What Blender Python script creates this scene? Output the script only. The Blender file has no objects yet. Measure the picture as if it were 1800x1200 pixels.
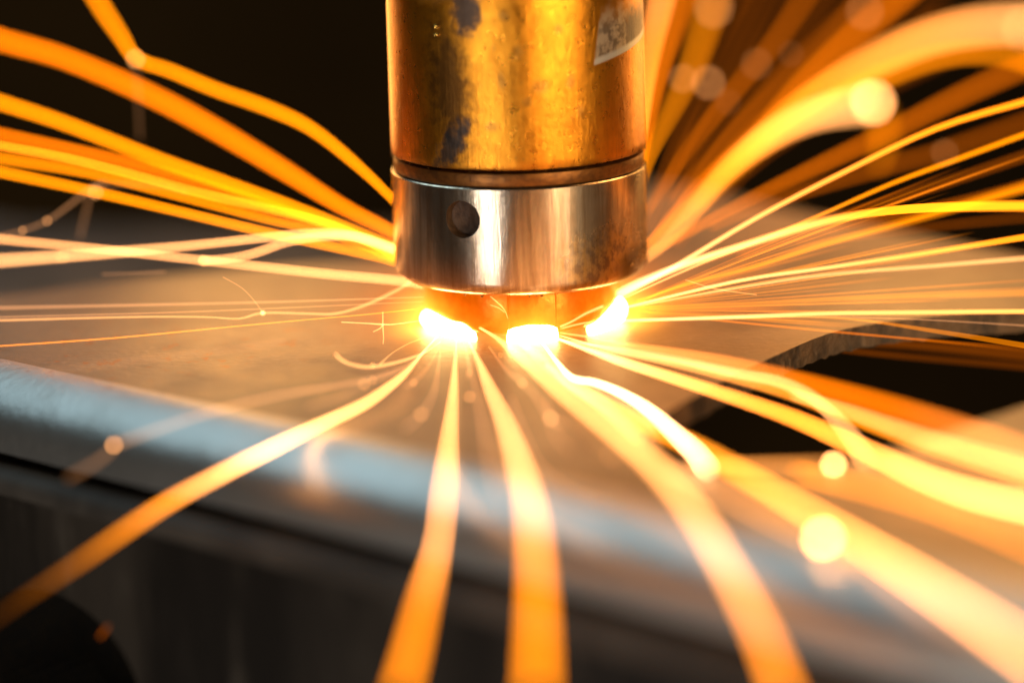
import bpy, bmesh, math, random
from mathutils import Vector, Matrix
MM = 0.001
SC = bpy.context.scene
COL = SC.collection
R = math.radians
random.seed(7)

# ------------------------------------------------------------------ camera
cam_d = bpy.data.cameras.new('camera')
cam = bpy.data.objects.new('camera', cam_d); COL.objects.link(cam)
right = Vector((0.99965732, -0.00633278, -0.02539938))
up = Vector((0.02617695, 0.241839, 0.96996323))
fwd = Vector((0.0, 0.97029573, -0.2419219))
m = Matrix((right, up, -fwd)).transposed().to_4x4()
m.translation = Vector((-1.36719378, -332.46149623, 80.2491689)) * MM
cam.matrix_world = m
cam_d.sensor_width = 36.0
cam_d.lens = 100.0
cam_d.clip_start = 0.01
cam_d.clip_end = 20.0
cam_d.dof.use_dof = True
cam_d.dof.focus_distance = 0.3275
cam_d.dof.aperture_fstop = 100.0 / 18.0
SC.camera = cam

# ------------------------------------------------------------------ world, render, exposure
w = bpy.data.worlds.new('World'); SC.world = w; w.use_nodes = True
w.node_tree.nodes['Background'].inputs[0].default_value = (0.006, 0.004, 0.002, 1)
w.node_tree.nodes['Background'].inputs[1].default_value = 0.35
SC.view_settings.view_transform = 'Standard'
SC.view_settings.look = 'None'
SC.view_settings.exposure = 0.0
SC.view_settings.gamma = 1.0
cy = SC.cycles
cy.use_denoising = True
cy.use_adaptive_sampling = False
cy.max_bounces = 6
cy.transparent_max_bounces = 64
cy.sample_clamp_indirect = 6.0
cy.caustics_reflective = False
cy.caustics_refractive = False

# ------------------------------------------------------------------ lamps
def area(name, loc, target, sx, sy, power, col):
    d = bpy.data.lights.new(name, 'AREA'); d.shape = 'RECTANGLE'
    d.size = sx * MM; d.size_y = sy * MM; d.energy = power; d.color = col
    o = bpy.data.objects.new(name, d); COL.objects.link(o)
    o.location = Vector(loc) * MM
    o.rotation_euler = (Vector(target) - Vector(loc)).to_track_quat('-Z', 'Y').to_euler()
    return o
def fill_point(name, loc, power, col, rad):
    d = bpy.data.lights.new(name, 'POINT'); d.energy = power; d.color = col
    d.shadow_soft_size = rad * MM
    o = bpy.data.objects.new(name, d); COL.objects.link(o); o.location = Vector(loc) * MM
    return o
area('ceiling_lamp', (-270, 235, 470), (0, -50, 0), 620, 320, 1.25, (0.60, 0.88, 1.0))
area('left_highlight_strip', (-168, -305, -115), (0, 0, 8), 22, 270, .62, (1.0, 0.93, 0.84))  # added strip, placed to make the narrow bright highlight on the collar
area('right_highlight_strip', (196, -280, -10), (0, 0, 20), 38, 420, 1.7, (1.0, 0.72, 0.40))  # added warm strip for the vertical highlight on copper and collar
WARM = (1.0, 0.50, 0.13)
area('warm_fill', (150, 150, 270), (-10, -10, 0), 200, 160, 1.0, (1.0, 0.47, 0.14))  # added warm fill above the sheet, outside the view
for x, y, z, pw, rad in ((-38, 66, 28, .075, 20), (56, 44, 28, .06, 20)):
    fill_point('sheen_fill', (x, y, z), pw, WARM, rad)  # added warm points behind the head, put in for sheen on the sheet

# ------------------------------------------------------------------ helpers
def obj(name, bm, mat, parent=None, smooth=True):
    me = bpy.data.meshes.new(name)
    bmesh.ops.scale(bm, vec=(MM, MM, MM), verts=bm.verts[:])
    if smooth:
        for f in bm.faces: f.smooth = True
    bm.to_mesh(me); bm.free()
    o = bpy.data.objects.new(name, me); COL.objects.link(o)
    me.materials.append(mat)
    if parent is not None: o.parent = parent
    return o
def thing(name, label, cat, loc=(0, 0, 0), group=None):
    o = bpy.data.objects.new(name, None); COL.objects.link(o)
    o.empty_display_size = 0.005; o.location = Vector(loc) * MM
    o['label'] = label; o['category'] = cat
    if group: o['group'] = group
    return o
def tag(o, label, cat, group=None, kind=None):
    o['label'] = label
    if cat: o['category'] = cat
    if group: o['group'] = group
    if kind: o['kind'] = kind
    return o
def sharp_by_angle(o, deg):
    me = o.data
    bm = bmesh.new(); bm.from_mesh(me)
    for e in bm.edges:
        if len(e.link_faces) == 2 and e.calc_face_angle(0) > R(deg): e.smooth = False
    bm.to_mesh(me); bm.free()

class NT:
    def __init__(s, name):
        s.m = bpy.data.materials.new(name); s.m.use_nodes = True
        s.t = s.m.node_tree; s.t.nodes.clear()
        s.out = s.t.nodes.new('ShaderNodeOutputMaterial')
    def n(s, typ, **kw):
        nd = s.t.nodes.new('ShaderNode' + typ)
        for k, v in kw.items(): setattr(nd, k, v)
        return nd
    def put(s, sock, v):
        if hasattr(v, 'is_linked') or isinstance(v, bpy.types.NodeSocket): s.t.links.new(v, sock)
        elif isinstance(v, (tuple, list)) and len(v) == 3 and sock.type == 'RGBA': sock.default_value = (*v, 1)
        else: sock.default_value = v
    def math(s, op, a, b=0.0, c=None, clamp=False):
        nd = s.n('Math', operation=op, use_clamp=clamp)
        s.put(nd.inputs[0], a); s.put(nd.inputs[1], b)
        if c is not None: s.put(nd.inputs[2], c)
        return nd.outputs[0]
    def mix(s, fac, a, b):
        nd = s.n('MixRGB'); s.put(nd.inputs[0], fac); s.put(nd.inputs[1], a); s.put(nd.inputs[2], b)
        return nd.outputs[0]
    def mixf(s, fac, a, b):
        nd = s.n('Mix', data_type='FLOAT'); s.put(nd.inputs[0], fac); s.put(nd.inputs[2], a); s.put(nd.inputs[3], b)
        return nd.outputs[0]
    def rng(s, v, a, b, c=0.0, d=1.0, smooth=True):
        nd = s.n('MapRange', clamp=True)
        nd.interpolation_type = 'SMOOTHSTEP' if smooth else 'LINEAR'
        s.put(nd.inputs[0], v)
        for i, q in enumerate((a, b, c, d)): s.put(nd.inputs[1 + i], q)
        return nd.outputs[0]
    def coords(s, kind='Object', scale=(1, 1, 1), uv=False):
        if uv: src = s.n('UVMap').outputs[0]
        else: src = s.n('TexCoord').outputs[kind]
        mp = s.n('Mapping'); s.t.links.new(src, mp.inputs[0]); mp.inputs['Scale'].default_value = scale
        return mp.outputs[0]
    def noise(s, vec, scale, detail=4, rough=.55, dist=0.0):
        nd = s.n('TexNoise'); s.t.links.new(vec, nd.inputs['Vector'])
        nd.inputs['Scale'].default_value = scale; nd.inputs['Detail'].default_value = detail
        nd.inputs['Roughness'].default_value = rough; nd.inputs['Distortion'].default_value = dist
        return nd.outputs[0]
    def principled(s, base, rough, metal=0.0, bump=None, bstr=.3, bdist=.0005, **kw):
        p = s.n('BsdfPrincipled')
        s.put(p.inputs['Base Color'], base); s.put(p.inputs['Roughness'], rough); s.put(p.inputs['Metallic'], metal)
        for k, v in kw.items(): s.put(p.inputs[k.replace('_', ' ')], v)
        if bump is not None:
            b = s.n('Bump'); b.inputs['Strength'].default_value = bstr; b.inputs['Distance'].default_value = bdist
            s.t.links.new(bump, b.inputs['Height']); s.t.links.new(b.outputs[0], p.inputs['Normal'])
        s.t.links.new(p.outputs[0], s.out.inputs[0])
        return p

# ------------------------------------------------------------------ materials
def uv_patch(T, u, v, cu, cv, au, av, nz, amt, rot=0.0, soft=.35):
    """soft-edged blotch centred at (cu, cv) mm on an unrolled cylinder"""
    du = T.math('SUBTRACT', u, cu); dv = T.math('SUBTRACT', v, cv)
    c, s_ = math.cos(rot), math.sin(rot)
    a = T.math('ADD', T.math('MULTIPLY', du, c), T.math('MULTIPLY', dv, s_))
    b = T.math('SUBTRACT', T.math('MULTIPLY', dv, c), T.math('MULTIPLY', du, s_))
    a = T.math('DIVIDE', a, au); b = T.math('DIVIDE', b, av)
    d = T.math('SQRT', T.math('ADD', T.math('MULTIPLY', a, a), T.math('MULTIPLY', b, b)))
    d = T.math('ADD', d, T.math('MULTIPLY', T.math('SUBTRACT', nz, .5), amt))
    return T.rng(d, 1.0 + soft, 1.0 - soft, 0, 1)

def mat_brass():
    T = NT('stained_copper')
    uvn = T.n('UVMap').outputs[0]
    sep = T.n('SeparateXYZ'); T.t.links.new(uvn, sep.inputs[0]); u, v = sep.outputs[0], sep.outputs[1]
    n1 = T.noise(T.coords(uv=True, scale=(.25, .12, 1)), 1.0, 6, .6)
    n2 = T.noise(T.coords(uv=True, scale=(.9, .7, 1)), 1.0, 5, .65)
    streak = T.noise(T.coords(uv=True, scale=(3.2, .06, 1)), 1.0, 4, .6)
    fine = T.noise(T.coords(uv=True, scale=(9, .5, 1)), 1.0, 3, .6)
    base = T.mix(T.rng(n1, .35, .68), (.80, .32, .022), (.56, .21, .014))
    base = T.mix(T.math('MULTIPLY', T.rng(streak, .45, .72), .22), base, (.40, .155, .015))
    base = T.mix(T.math('MULTIPLY', T.rng(n2, .60, .74), .55), base, (.20, .12, .035))
    # long brown stain, two blue-black burns, worn bright patch
    st = uv_patch(T, u, v, -8.3, 30.5, 2.6, 7.2, n2, 2.2, rot=.10, soft=.6)
    base = T.mix(T.math('MULTIPLY', st, .85), base, (.085, .038, .012))
    b1 = uv_patch(T, u, v, -5.7, 39.2, 1.7, 2.6, n2, 2.0, soft=.4)
    b2 = uv_patch(T, u, v, -8.2, 23.6, 1.3, 3.5, n2, 2.0, rot=-.62, soft=.45)
    b3 = uv_patch(T, u, v, -10.0, 41.5, 4.6, 1.5, n2, 2.0, soft=.5)
    burn = T.math('MAXIMUM', b1, T.math('MAXIMUM', b2, T.math('MULTIPLY', b3, .7)))
    base = T.mix(T.math('MULTIPLY', burn, .93), base, T.mix(n2, (.004, .005, .007), (.018, .02, .024)))
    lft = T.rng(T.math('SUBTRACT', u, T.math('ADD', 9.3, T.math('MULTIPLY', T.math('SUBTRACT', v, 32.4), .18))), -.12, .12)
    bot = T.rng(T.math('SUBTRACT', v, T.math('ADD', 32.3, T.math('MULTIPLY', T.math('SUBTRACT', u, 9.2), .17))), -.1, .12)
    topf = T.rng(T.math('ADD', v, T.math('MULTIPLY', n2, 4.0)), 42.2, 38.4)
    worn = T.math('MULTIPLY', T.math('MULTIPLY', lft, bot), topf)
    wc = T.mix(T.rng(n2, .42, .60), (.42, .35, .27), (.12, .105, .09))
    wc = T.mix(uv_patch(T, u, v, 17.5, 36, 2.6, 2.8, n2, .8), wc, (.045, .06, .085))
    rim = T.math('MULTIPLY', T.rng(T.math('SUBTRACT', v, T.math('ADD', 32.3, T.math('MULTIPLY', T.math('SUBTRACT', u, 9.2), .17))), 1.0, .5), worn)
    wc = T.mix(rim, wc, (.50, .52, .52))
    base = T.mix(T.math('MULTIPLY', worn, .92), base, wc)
    for cu, cv, a_, b_ in ((.2, 34.6, .55, .7), (-1.4, 38.6, .5, .6), (2.6, 30.4, .9, .8), (1.0, 28.8, .5, .5), (6.2, 30.8, .5, .7), (-3.0, 26.0, .7, .5), (7.4, 27.3, .45, .6), (4.9, 36.9, .5, .5), (-1.8, 31.2, .4, .9)):
        base = T.mix(T.math('MULTIPLY', uv_patch(T, u, v, cu, cv, a_, b_, n2, 1.8, soft=.7), .45), base, (.17, .10, .035))
    dirt = T.rng(T.math('ADD', v, T.math('MULTIPLY', n2, 1.6)), 22.6, 21.2)
    base = T.mix(T.math('MULTIPLY', dirt, .8), base, (.07, .035, .015))
    rough = T.math('ADD', T.math('ADD', .21, T.math('MULTIPLY', n2, .16)), T.math('MULTIPLY', T.math('MAXIMUM', st, T.math('MAXIMUM', burn, worn)), .12))
    metal = T.math('SUBTRACT', .92, T.math('MULTIPLY', T.math('MAXIMUM', burn, T.math('MULTIPLY', worn, .6)), .6))
    bump = T.math('ADD', T.math('MULTIPLY', streak, .35), T.math('ADD', T.math('MULTIPLY', fine, .3), T.math('MULTIPLY', n2, .5)))
    T.principled(base, rough, metal, bump, .35, .0003)
    return T.m
def mat_ring():
    T = NT('dull_copper_ring')
    n2 = T.noise(T.coords(uv=True, scale=(.8, 1.2, 1)), 1.0, 5, .6)
    base = T.mix(T.rng(n2, .38, .66), (.24, .095, .02), (.14, .055, .015))
    T.principled(base, T.math('ADD', .30, T.math('MULTIPLY', n2, .2)), .75, n2, .3, .0003)
    return T.m
def mat_collar():
    T = NT('turned_steel')
    uvn = T.n('UVMap').outputs[0]
    sep = T.n('SeparateXYZ'); T.t.links.new(uvn, sep.inputs[0]); u, v = sep.outputs[0], sep.outputs[1]
    s1 = T.noise(T.coords(uv=True, scale=(1.1, .05, 1)), 1.0, 5, .62)
    s2 = T.noise(T.coords(uv=True, scale=(7, .25, 1)), 1.0, 3, .6)
    n2 = T.noise(T.coords(uv=True, scale=(.7, .55, 1)), 1.0, 6, .62)
    n3 = T.noise(T.coords(uv=True, scale=(1.1, .7, 1)), 1.0, 5, .6)
    base = T.mix(T.rng(s1, .36, .66), (.66, .56, .45), (.44, .32, .22))
    base = T.mix(T.math('MULTIPLY', T.rng(s2, .48, .72), .45), base, (.36, .26, .17))
    base = T.mix(T.math('MULTIPLY', T.rng(n2, .56, .7), .4), base, (.42, .30, .18))
    # straw and brown heat tint towards the weld on one side
    heat = uv_patch(T, u, v, 11.5, 8.0, 7.0, 5.6, n2, 1.1, soft=.55)
    base = T.mix(T.math('MULTIPLY', heat, .8), base, T.mix(T.rng(n3, .40, .62), (.50, .27, .06), (.16, .07, .02)))
    soot = T.math('MAXIMUM', uv_patch(T, u, v, 17.5, 7.6, 5.2, 2.6, n3, 1.1, soft=.4), uv_patch(T, u, v, 22.3, 11, 1.7, 8, n3, 1.0, soft=.4))
    base = T.mix(T.math('MULTIPLY', soot, .85), base, (.03, .018, .01))
    pits = T.math('MULTIPLY', T.rng(T.noise(T.coords(uv=True, scale=(1.6, 1.6, 1)), 1.0, 2, .5), .70, .76), .7)
    base = T.mix(pits, base, (.10, .06, .035))
    rough = T.math('ADD', T.math('ADD', .13, T.math('MULTIPLY', s1, .10)), T.math('ADD', T.math('MULTIPLY', n2, .08), T.math('MULTIPLY', heat, .12)))
    spat = T.math('MULTIPLY', uv_patch(T, u, v, 19.0, 11.0, 3.6, 7.5, n3, .6, soft=.5), T.noise(T.coords(uv=True, scale=(4.5, 3, 1)), 1.0, 3, .6))
    bump = T.math('ADD', T.math('ADD', T.math('MULTIPLY', s1, .22), T.math('MULTIPLY', s2, .30)), T.math('ADD', T.math('MULTIPLY', n3, .12), T.math('MULTIPLY', spat, 4.0)))
    T.principled(base, rough, .95, bump, .18, .0003)
    return T.m
def mat_plain(name, col, rough, metal=0.0, nscale=300, bstr=.2, col2=None, stretch=(1, 1, 1), **kw):
    T = NT(name)
    n = T.noise(T.coords(scale=stretch), nscale, 5, .6)
    base = col if col2 is None else T.mix(T.rng(n, .35, .68), col, col2)
    T.principled(base, T.math('ADD', rough - .06, T.math('MULTIPLY', n, .12)), metal, n, bstr, .0004, **kw)
    return T.m
def mat_plate(name='hot_rolled_steel_sheet', metal=.4, rg=.36, ca=(.225, .185, .14), cb=(.155, .125, .095), wear=1.0):
    T = NT(name)
    co = T.coords()
    n1 = T.noise(co, 28, 6, .6); n2 = T.noise(co, 140, 6, .62); n3 = T.noise(co, 900, 4, .6)
    sep = T.n('SeparateXYZ'); T.t.links.new(co, sep.inputs[0])
    x = T.math('MULTIPLY', sep.outputs[0], 1000); y = T.math('MULTIPLY', sep.outputs[1], 1000)
    base = T.mix(T.rng(n1, .36, .64), ca, cb)
    base = T.mix(T.math('MULTIPLY', T.rng(n2, .52, .68), .45 * wear), base, (.13, .11, .09))
    base = T.mix(T.math('MULTIPLY', T.rng(n3, .55, .75), .25), base, (.42, .37, .31))
    # rust freckles, thick in one patch
    patch = uv_patch(T, x, y, -42, -8, 15, 15, n1, 1.6, soft=.6)
    fre = T.rng(T.noise(T.coords(scale=(1, .7, 1)), 420, 5, .7), .56, .66)
    base = T.mix(T.math('MULTIPLY', T.math('MULTIPLY', patch, fre), .85), base, (.30, .10, .02))
    rust2 = T.math('MULTIPLY', T.rng(n2, .63, .72), .35 * wear)
    base = T.mix(rust2, base, (.22, .09, .03))
    rough = T.math('ADD', rg, T.math('MULTIPLY', n2, .22 * wear))
    T.principled(base, rough, metal, T.math('ADD', n3, T.math('MULTIPLY', n2, .8)), .25, .0003)
    return T.m
def mat_cut():
    T = NT('flame_cut_edge')
    co = T.coords(scale=(1, 1, .6)); n1 = T.noise(co, 260, 6, .65); n2 = T.noise(co, 900, 5, .65)
    base = T.mix(T.rng(n1, .38, .62), (.03, .02, .014), (.11, .065, .035))
    base = T.mix(T.math('MULTIPLY', T.rng(n2, .55, .7), .6), base, (.19, .13, .085))
    T.principled(base, .62, .3, T.math('ADD', n1, n2), .9, .0006)
    return T.m
def mat_block():
    T = NT('oily_dark_steel')
    co = T.coords(scale=(1, 1, .22)); n1 = T.noise(co, 60, 5, .6); n2 = T.noise(co, 240, 5, .6)
    base = T.mix(T.rng(n1, .42, .68), (.007, .005, .0035), (.026, .020, .015))
    base = T.mix(T.math('MULTIPLY', T.rng(n2, .56, .7), .5), base, (.06, .05, .04))
    T.principled(base, T.math('ADD', .5, T.math('MULTIPLY', n1, .2)),   .1, n2, .25, .0004, Specular_IOR_Level=.2)
    return T.m
def mat_glow(name, col, strength=1.0, attr='spark_heat', clear=True):
    T = NT(name)
    em = T.n('Emission'); em.inputs[0].default_value = (*col, 1)
    if attr:
        at = T.n('Attribute', attribute_name=attr)
        T.t.links.new(T.math('MULTIPLY', at.outputs['Fac'], strength), em.inputs[1])
        wt = T.n('Attribute', attribute_name='spark_white')     # hotter, whiter metal nearer the weld
        T.t.links.new(T.mix(wt.outputs['Fac'], col, (1.0, .52, .20)), em.inputs[0])
    else: em.inputs[1].default_value = strength
    if clear:
        ad = T.n('AddShader'); tr = T.n('BsdfTransparent')
        T.t.links.new(em.outputs[0], ad.inputs[0]); T.t.links.new(tr.outputs[0], ad.inputs[1])
        T.t.links.new(ad.outputs[0], T.out.inputs[0])
    else: T.t.links.new(em.outputs[0], T.out.inputs[0])
    return T.m

M_BRASS, M_RING, M_COLLAR = mat_brass(), mat_ring(), mat_collar()
M_PLATE, M_CUT, M_BLOCK = mat_plate(), mat_cut(), mat_block()
M_NUT = mat_plain('hot_coppery_nut', (.60, .19, .03), .32, .85, 500, .25, (.32, .09, .012), Emission_Color=(1, .13, .0, 1), Emission_Strength=.34)
M_HOLE = mat_plain('shade_black', (.006, .005, .004), .9, 0, 700, .1, (.008, .006, .004), Specular_IOR_Level=.05)  # near-black colour puts the recess shade into bore and groove walls
M_POCKET = mat_plain('brown_pocket', (.10, .055, .03), .55, .3, 900, .4, (.05, .025, .012))
M_SPATTER = mat_plain('dark_spatter', (.30, .15, .05), .3, .8, 900, .3, (.10, .05, .02))
M_BASE = mat_plain('dark_base_steel', (.13, .12, .11), .45, .5, 60, .2, (.07, .065, .06))
M_BACK = mat_plain('dark_brown_wall', (.045, .028, .010), .95, 0, 3.2, .1, (.006, .004, .002), Specular_IOR_Level=.05)  # near-black brown, mottled at random
M_MOLTEN = mat_glow('molten_metal', (1.0, .60, .20), 26.0, None, False)
GLOW = {'o': mat_glow('glow_deep_orange', (1.0, .19, .001)),
        'a': mat_glow('glow_amber', (1.0, .25, .001)),
        'y': mat_glow('glow_yellow', (1.0, .225, .006)),
        'w': mat_glow('glow_cream', (1.0, .40, .12)),
        'h': mat_glow('glow_white_hot', (1.0, .55, .24)),
        'p': mat_glow('glow_peach', (1.0, .42, .16))}

# ------------------------------------------------------------------ backdrop
def box(bm, lo, hi):
    v = [bm.verts.new((x, y, z)) for z in (lo[2], hi[2]) for y in (lo[1], hi[1]) for x in (lo[0], hi[0])]
    for q in ((0, 2, 3, 1), (4, 5, 7, 6), (0, 1, 5, 4), (1, 3, 7, 5), (3, 2, 6, 7), (2, 0, 4, 6)):
        bm.faces.new([v[i] for i in q])
bm = bmesh.new(); box(bm, (-900, 700, -500), (900, 720, 800))
o = obj('back_wall', bm, M_BACK, smooth=False); o['kind'] = 'structure'

# ------------------------------------------------------------------ workpiece: bent sheet with a cut opening
E_ = Vector((0.761, -0.64875)); N_ = Vector((-0.64875, -0.761))
T0, RX, RB, TH = 48.8, 8.8, 6.2, 2.6
def st(s, t): return E_ * s + N_ * t
def spline(pts, closed, sub):
    n = len(pts); out = []
    for i in range(n if closed else n - 1):
        g = lambda k: pts[k % n] if closed else pts[min(max(k, 0), n - 1)]
        p0, p1, p2, p3 = g(i - 1), g(i), g(i + 1), g(i + 2)
        for j in range(sub):
            a = j / sub
            out.append(tuple(.5 * (2 * p1[k] + (p2[k] - p0[k]) * a + (2 * p0[k] - 5 * p1[k] + 4 * p2[k] - p3[k]) * a * a + (3 * p1[k] - p0[k] - 3 * p2[k] + p3[k]) * a ** 3) for k in range(len(p1))))
    if not closed: out.append(tuple(pts[-1]))
    return out
S0, S1 = -150.0, 190.0
a0, a1 = st(S0, T0), st(S1, T0)
far = spline([(-128, 88), (-104, 58), (-84, 33), (-74, 23.5), (-66, 20.5), (-49, 29), (-30, 34), (-18, 37), (-14, 48), (-12, 66), (-4, 80), (19.5, 83.5), (42, 56), (65.3, 28), (110, -28), (a1.x + 10, a1.y + 8)], False, 4)
outline = [tuple(a0)] + far + [tuple(a1)]
hole_pts = [(60, -1.8), (53, -2.6), (46, -4.6), (40, -7.3), (35.1, -11.3), (29.6, -18.8), (23.7, -27.7), (19.0, -35.8), (15.3, -42.3), (13.2, -50), (13.0, -58.5), (16.7, -64.2), (23, -65.8), (30.8, -63.6), (38.8, -57.5), (46.7, -49.8), (56, -41), (68, -30), (80, -17), (79, -4), (70, -1)]
hole = spline(hole_pts, True, 9)
hole = [(x + random.uniform(-.05, .05), y + random.uniform(-.05, .05)) for x, y in hole]
def fill(bm, loops, z):
    vs, es = [], []
    for lp in loops:
        v = [bm.verts.new((x, y, z)) for x, y in lp]; vs.append(v)
        es += [bm.edges.new((v[i], v[(i + 1) % len(v)])) for i in range(len(v))]
    bmesh.ops.triangle_fill(bm, use_beauty=True, edges=es)
    return vs
wp = thing('bent_steel_sheet', 'grey steel sheet with rounded front bend and a rough cut opening, lying under the weld', 'steel sheet')
bm = bmesh.new(); fill(bm, [outline, hole], 0.0)
bmesh.ops.recalc_face_normals(bm, faces=bm.faces[:])
if sum(f.normal.z for f in bm.faces) < 0: bmesh.ops.reverse_faces(bm, faces=bm.faces[:])
ov = [[bm.verts.new((x, y, z)) for x, y in outline] for z in (0, -TH)]
for i in range(1, len(outline) - 2):
    bm.faces.new((ov[0][i], ov[1][i], ov[1][i + 1], ov[0][i + 1]))
obj('sheet_face', bm, M_PLATE, wp, smooth=False)
bm = bmesh.new()
prof = [(T0, 0.0)]
for k in range(1, 19):
    a = R(90 * k / 18); prof.append((T0 + RX * math.sin(a), -RB + RB * math.cos(a)))
prof += [(T0 + RX, -7.6), (T0 + RX - TH, -7.6), (T0 + RX - TH, -RB)]
for k in range(1, 9):
    a = R(90 - 90 * k / 8); prof.append((T0 + (RX - TH) * math.sin(a), -RB + (RB - TH) * math.cos(a)))
NS = 110
rows = []
for i in range(NS + 1):
    s = S0 + (S1 - S0) * i / NS
    rows.append([bm.verts.new((*st(s, t), z)) for t, z in prof])
for i in range(NS):
    for j in range(len(prof) - 1):
        bm.faces.new((rows[i][j], rows[i][j + 1], rows[i + 1][j + 1], rows[i + 1][j]))
bmesh.ops.recalc_face_normals(bm, faces=bm.faces[:])
for r_ in (rows[0], rows[-1]): bm.faces.new(r_)
o = obj('rounded_bend', bm, mat_plate('highlight_bend', .92, .37, (.46, .45, .43), (.40, .39, .37), .35), wp); sharp_by_angle(o, 40)  # same sheet in a paler, more metallic copy; highlight strengthened through its colour
# wall of the opening: ragged, with dross hanging from its lower edge
bm = bmesh.new(); n = len(hole); L = 6; ring = []
for j in range(L):
    zz = -TH * j / (L - 1); r_ = []
    for i, (x, y) in enumerate(hole):
        jt = 0 if j == 0 else .07
        dz = 0 if j < L - 1 else -abs(random.gauss(0, .16))
        r_.append(bm.verts.new((x + random.uniform(-jt, jt), y + random.uniform(-jt, jt), zz + (random.uniform(-.12, .12) if 0 < j < L - 1 else 0) + dz)))
    ring.append(r_)
under = [bm.verts.new((x * 1.0 + (x - 42) * .06, y + (y + 32) * .06, -TH)) for x, y in hole]
ring.append(under)
for j in range(L):
    for i in range(n):
        bm.faces.new((ring[j][i], ring[j][(i + 1) % n], ring[j + 1][(i + 1) % n], ring[j + 1][i]))
bmesh.ops.recalc_face_normals(bm, faces=bm.faces[:])
obj('cut_edge', bm, M_CUT, wp, smooth=False)

# ------------------------------------------------------------------ dark block under the sheet, with a round bore in its front
bk = thing('fixture_block', 'dark oily steel block with a round black bore, carrying the bent sheet', 'steel block')
TB = T0 + 11.6; ZT = -8.9
bm = bmesh.new()
def bvert(s, t, z): p = st(s, t); return bm.verts.new((p.x, p.y, z))
bz0 = -120
HS, HZ, HA, HB = -18.4, -31.9, 14.2, 10.7
sq = [(S0, bz0), (S1, bz0), (S1, ZT - 2.4), (S0, ZT - 2.4)]
ell = [(HS + HA * math.cos(2 * math.pi * k / 64), HZ + HB * math.sin(2 * math.pi * k / 64)) for k in range(64)]
ed = []; 
for lp in (sq, ell):
    v = [bvert(s, TB, z) for s, z in lp]
    ed += [bm.edges.new((v[i], v[(i + 1) % len(v)])) for i in range(len(v))]
bmesh.ops.triangle_fill(bm, use_beauty=True, edges=ed)
pf = [(TB - 3.6, ZT), (TB - 16, ZT), (TB - 16, bz0)]
for (ta, za), (tb, zb) in zip(pf, pf[1:]):
    bm.faces.new((bvert(S0, ta, za), bvert(S1, ta, za), bvert(S1, tb, zb), bvert(S0, tb, zb)))
for s in (S0, S1):
    bm.faces.new([bvert(s, t, z) for t, z in ((TB, bz0), (TB, ZT - 2.4), (TB - 3.6, ZT), (TB - 16, ZT), (TB - 16, bz0))])
bmesh.ops.remove_doubles(bm, verts=bm.verts[:], dist=.001)
bmesh.ops.recalc_face_normals(bm, faces=bm.faces[:])
o = obj('block_body', bm, M_BLOCK, bk, smooth=False)
bm = bmesh.new()
pf = [(TB, ZT - 2.4), (TB - .1, ZT - 1.5), (TB - .6, ZT - .75), (TB - 1.5, ZT - .25), (TB - 3.6, ZT)]
pe = [[bvert(S0 + (S1 - S0) * k / 40, ta, za) for k in range(41)] for ta, za in pf]
for a_, b_ in zip(pe, pe[1:]):
    for k in range(40): bm.faces.new((a_[k], a_[k + 1], b_[k + 1], b_[k]))
bmesh.ops.recalc_face_normals(bm, faces=bm.faces[:])
obj('lit_edge', bm, mat_plain('lit_edge_steel', (.055, .046, .038), .6, 0, 120, .3, (.028, .023, .019), Specular_IOR_Level=.2), bk)  # paler than the block: light on its top edge put into the colour
bm = bmesh.new()
q = [[], [], []]
for k in range(64):
    s, z = ell[k]
    for j, (dt, sc) in enumerate(((0, 1.0), (.7, .965), (15.9, .96))):
        q[j].append(bvert(HS + (s - HS) * sc, TB - dt, HZ + (z - HZ) * sc))
for j in range(2):
    for k in range(64):
        bm.faces.new((q[j][k], q[j][(k + 1) % 64], q[j + 1][(k + 1) % 64], q[j + 1][k]))
bm.faces.new(q[2])
bmesh.ops.recalc_face_normals(bm, faces=bm.faces[:])
obj('bore', bm, M_HOLE, bk)

# ------------------------------------------------------------------ low grey base plate behind
bm = bmesh.new()
pts = [(-260, 190), (-138, 98), (-112, 66), (-90, 40), (-20, 34), (0, 45), (12, 90), (-10, 116), (-50, 118), (-82, 122), (-160, 190), (-260, 290)]
lo = [bm.verts.new((x, y, -24)) for x, y in pts]; hi = [bm.verts.new((x, y, -12)) for x, y in pts]
bm.faces.new(hi); bm.faces.new(lo[::-1])
for i in range(len(pts)):
    bm.faces.new((lo[i], lo[(i + 1) % len(pts)], hi[(i + 1) % len(pts)], hi[i]))
bmesh.ops.bevel(bm, geom=[e for e in bm.edges if all(abs(v.co.z + 12) < .1 for v in e.verts)], offset=2.5, segments=3, affect='EDGES')
bmesh.ops.recalc_face_normals(bm, faces=bm.faces[:])
o = obj('base_plate', bm, M_BASE, smooth=False)
tag(o, 'dark grey base plate lying lower, behind the far edge of the sheet', 'base plate')

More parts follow.
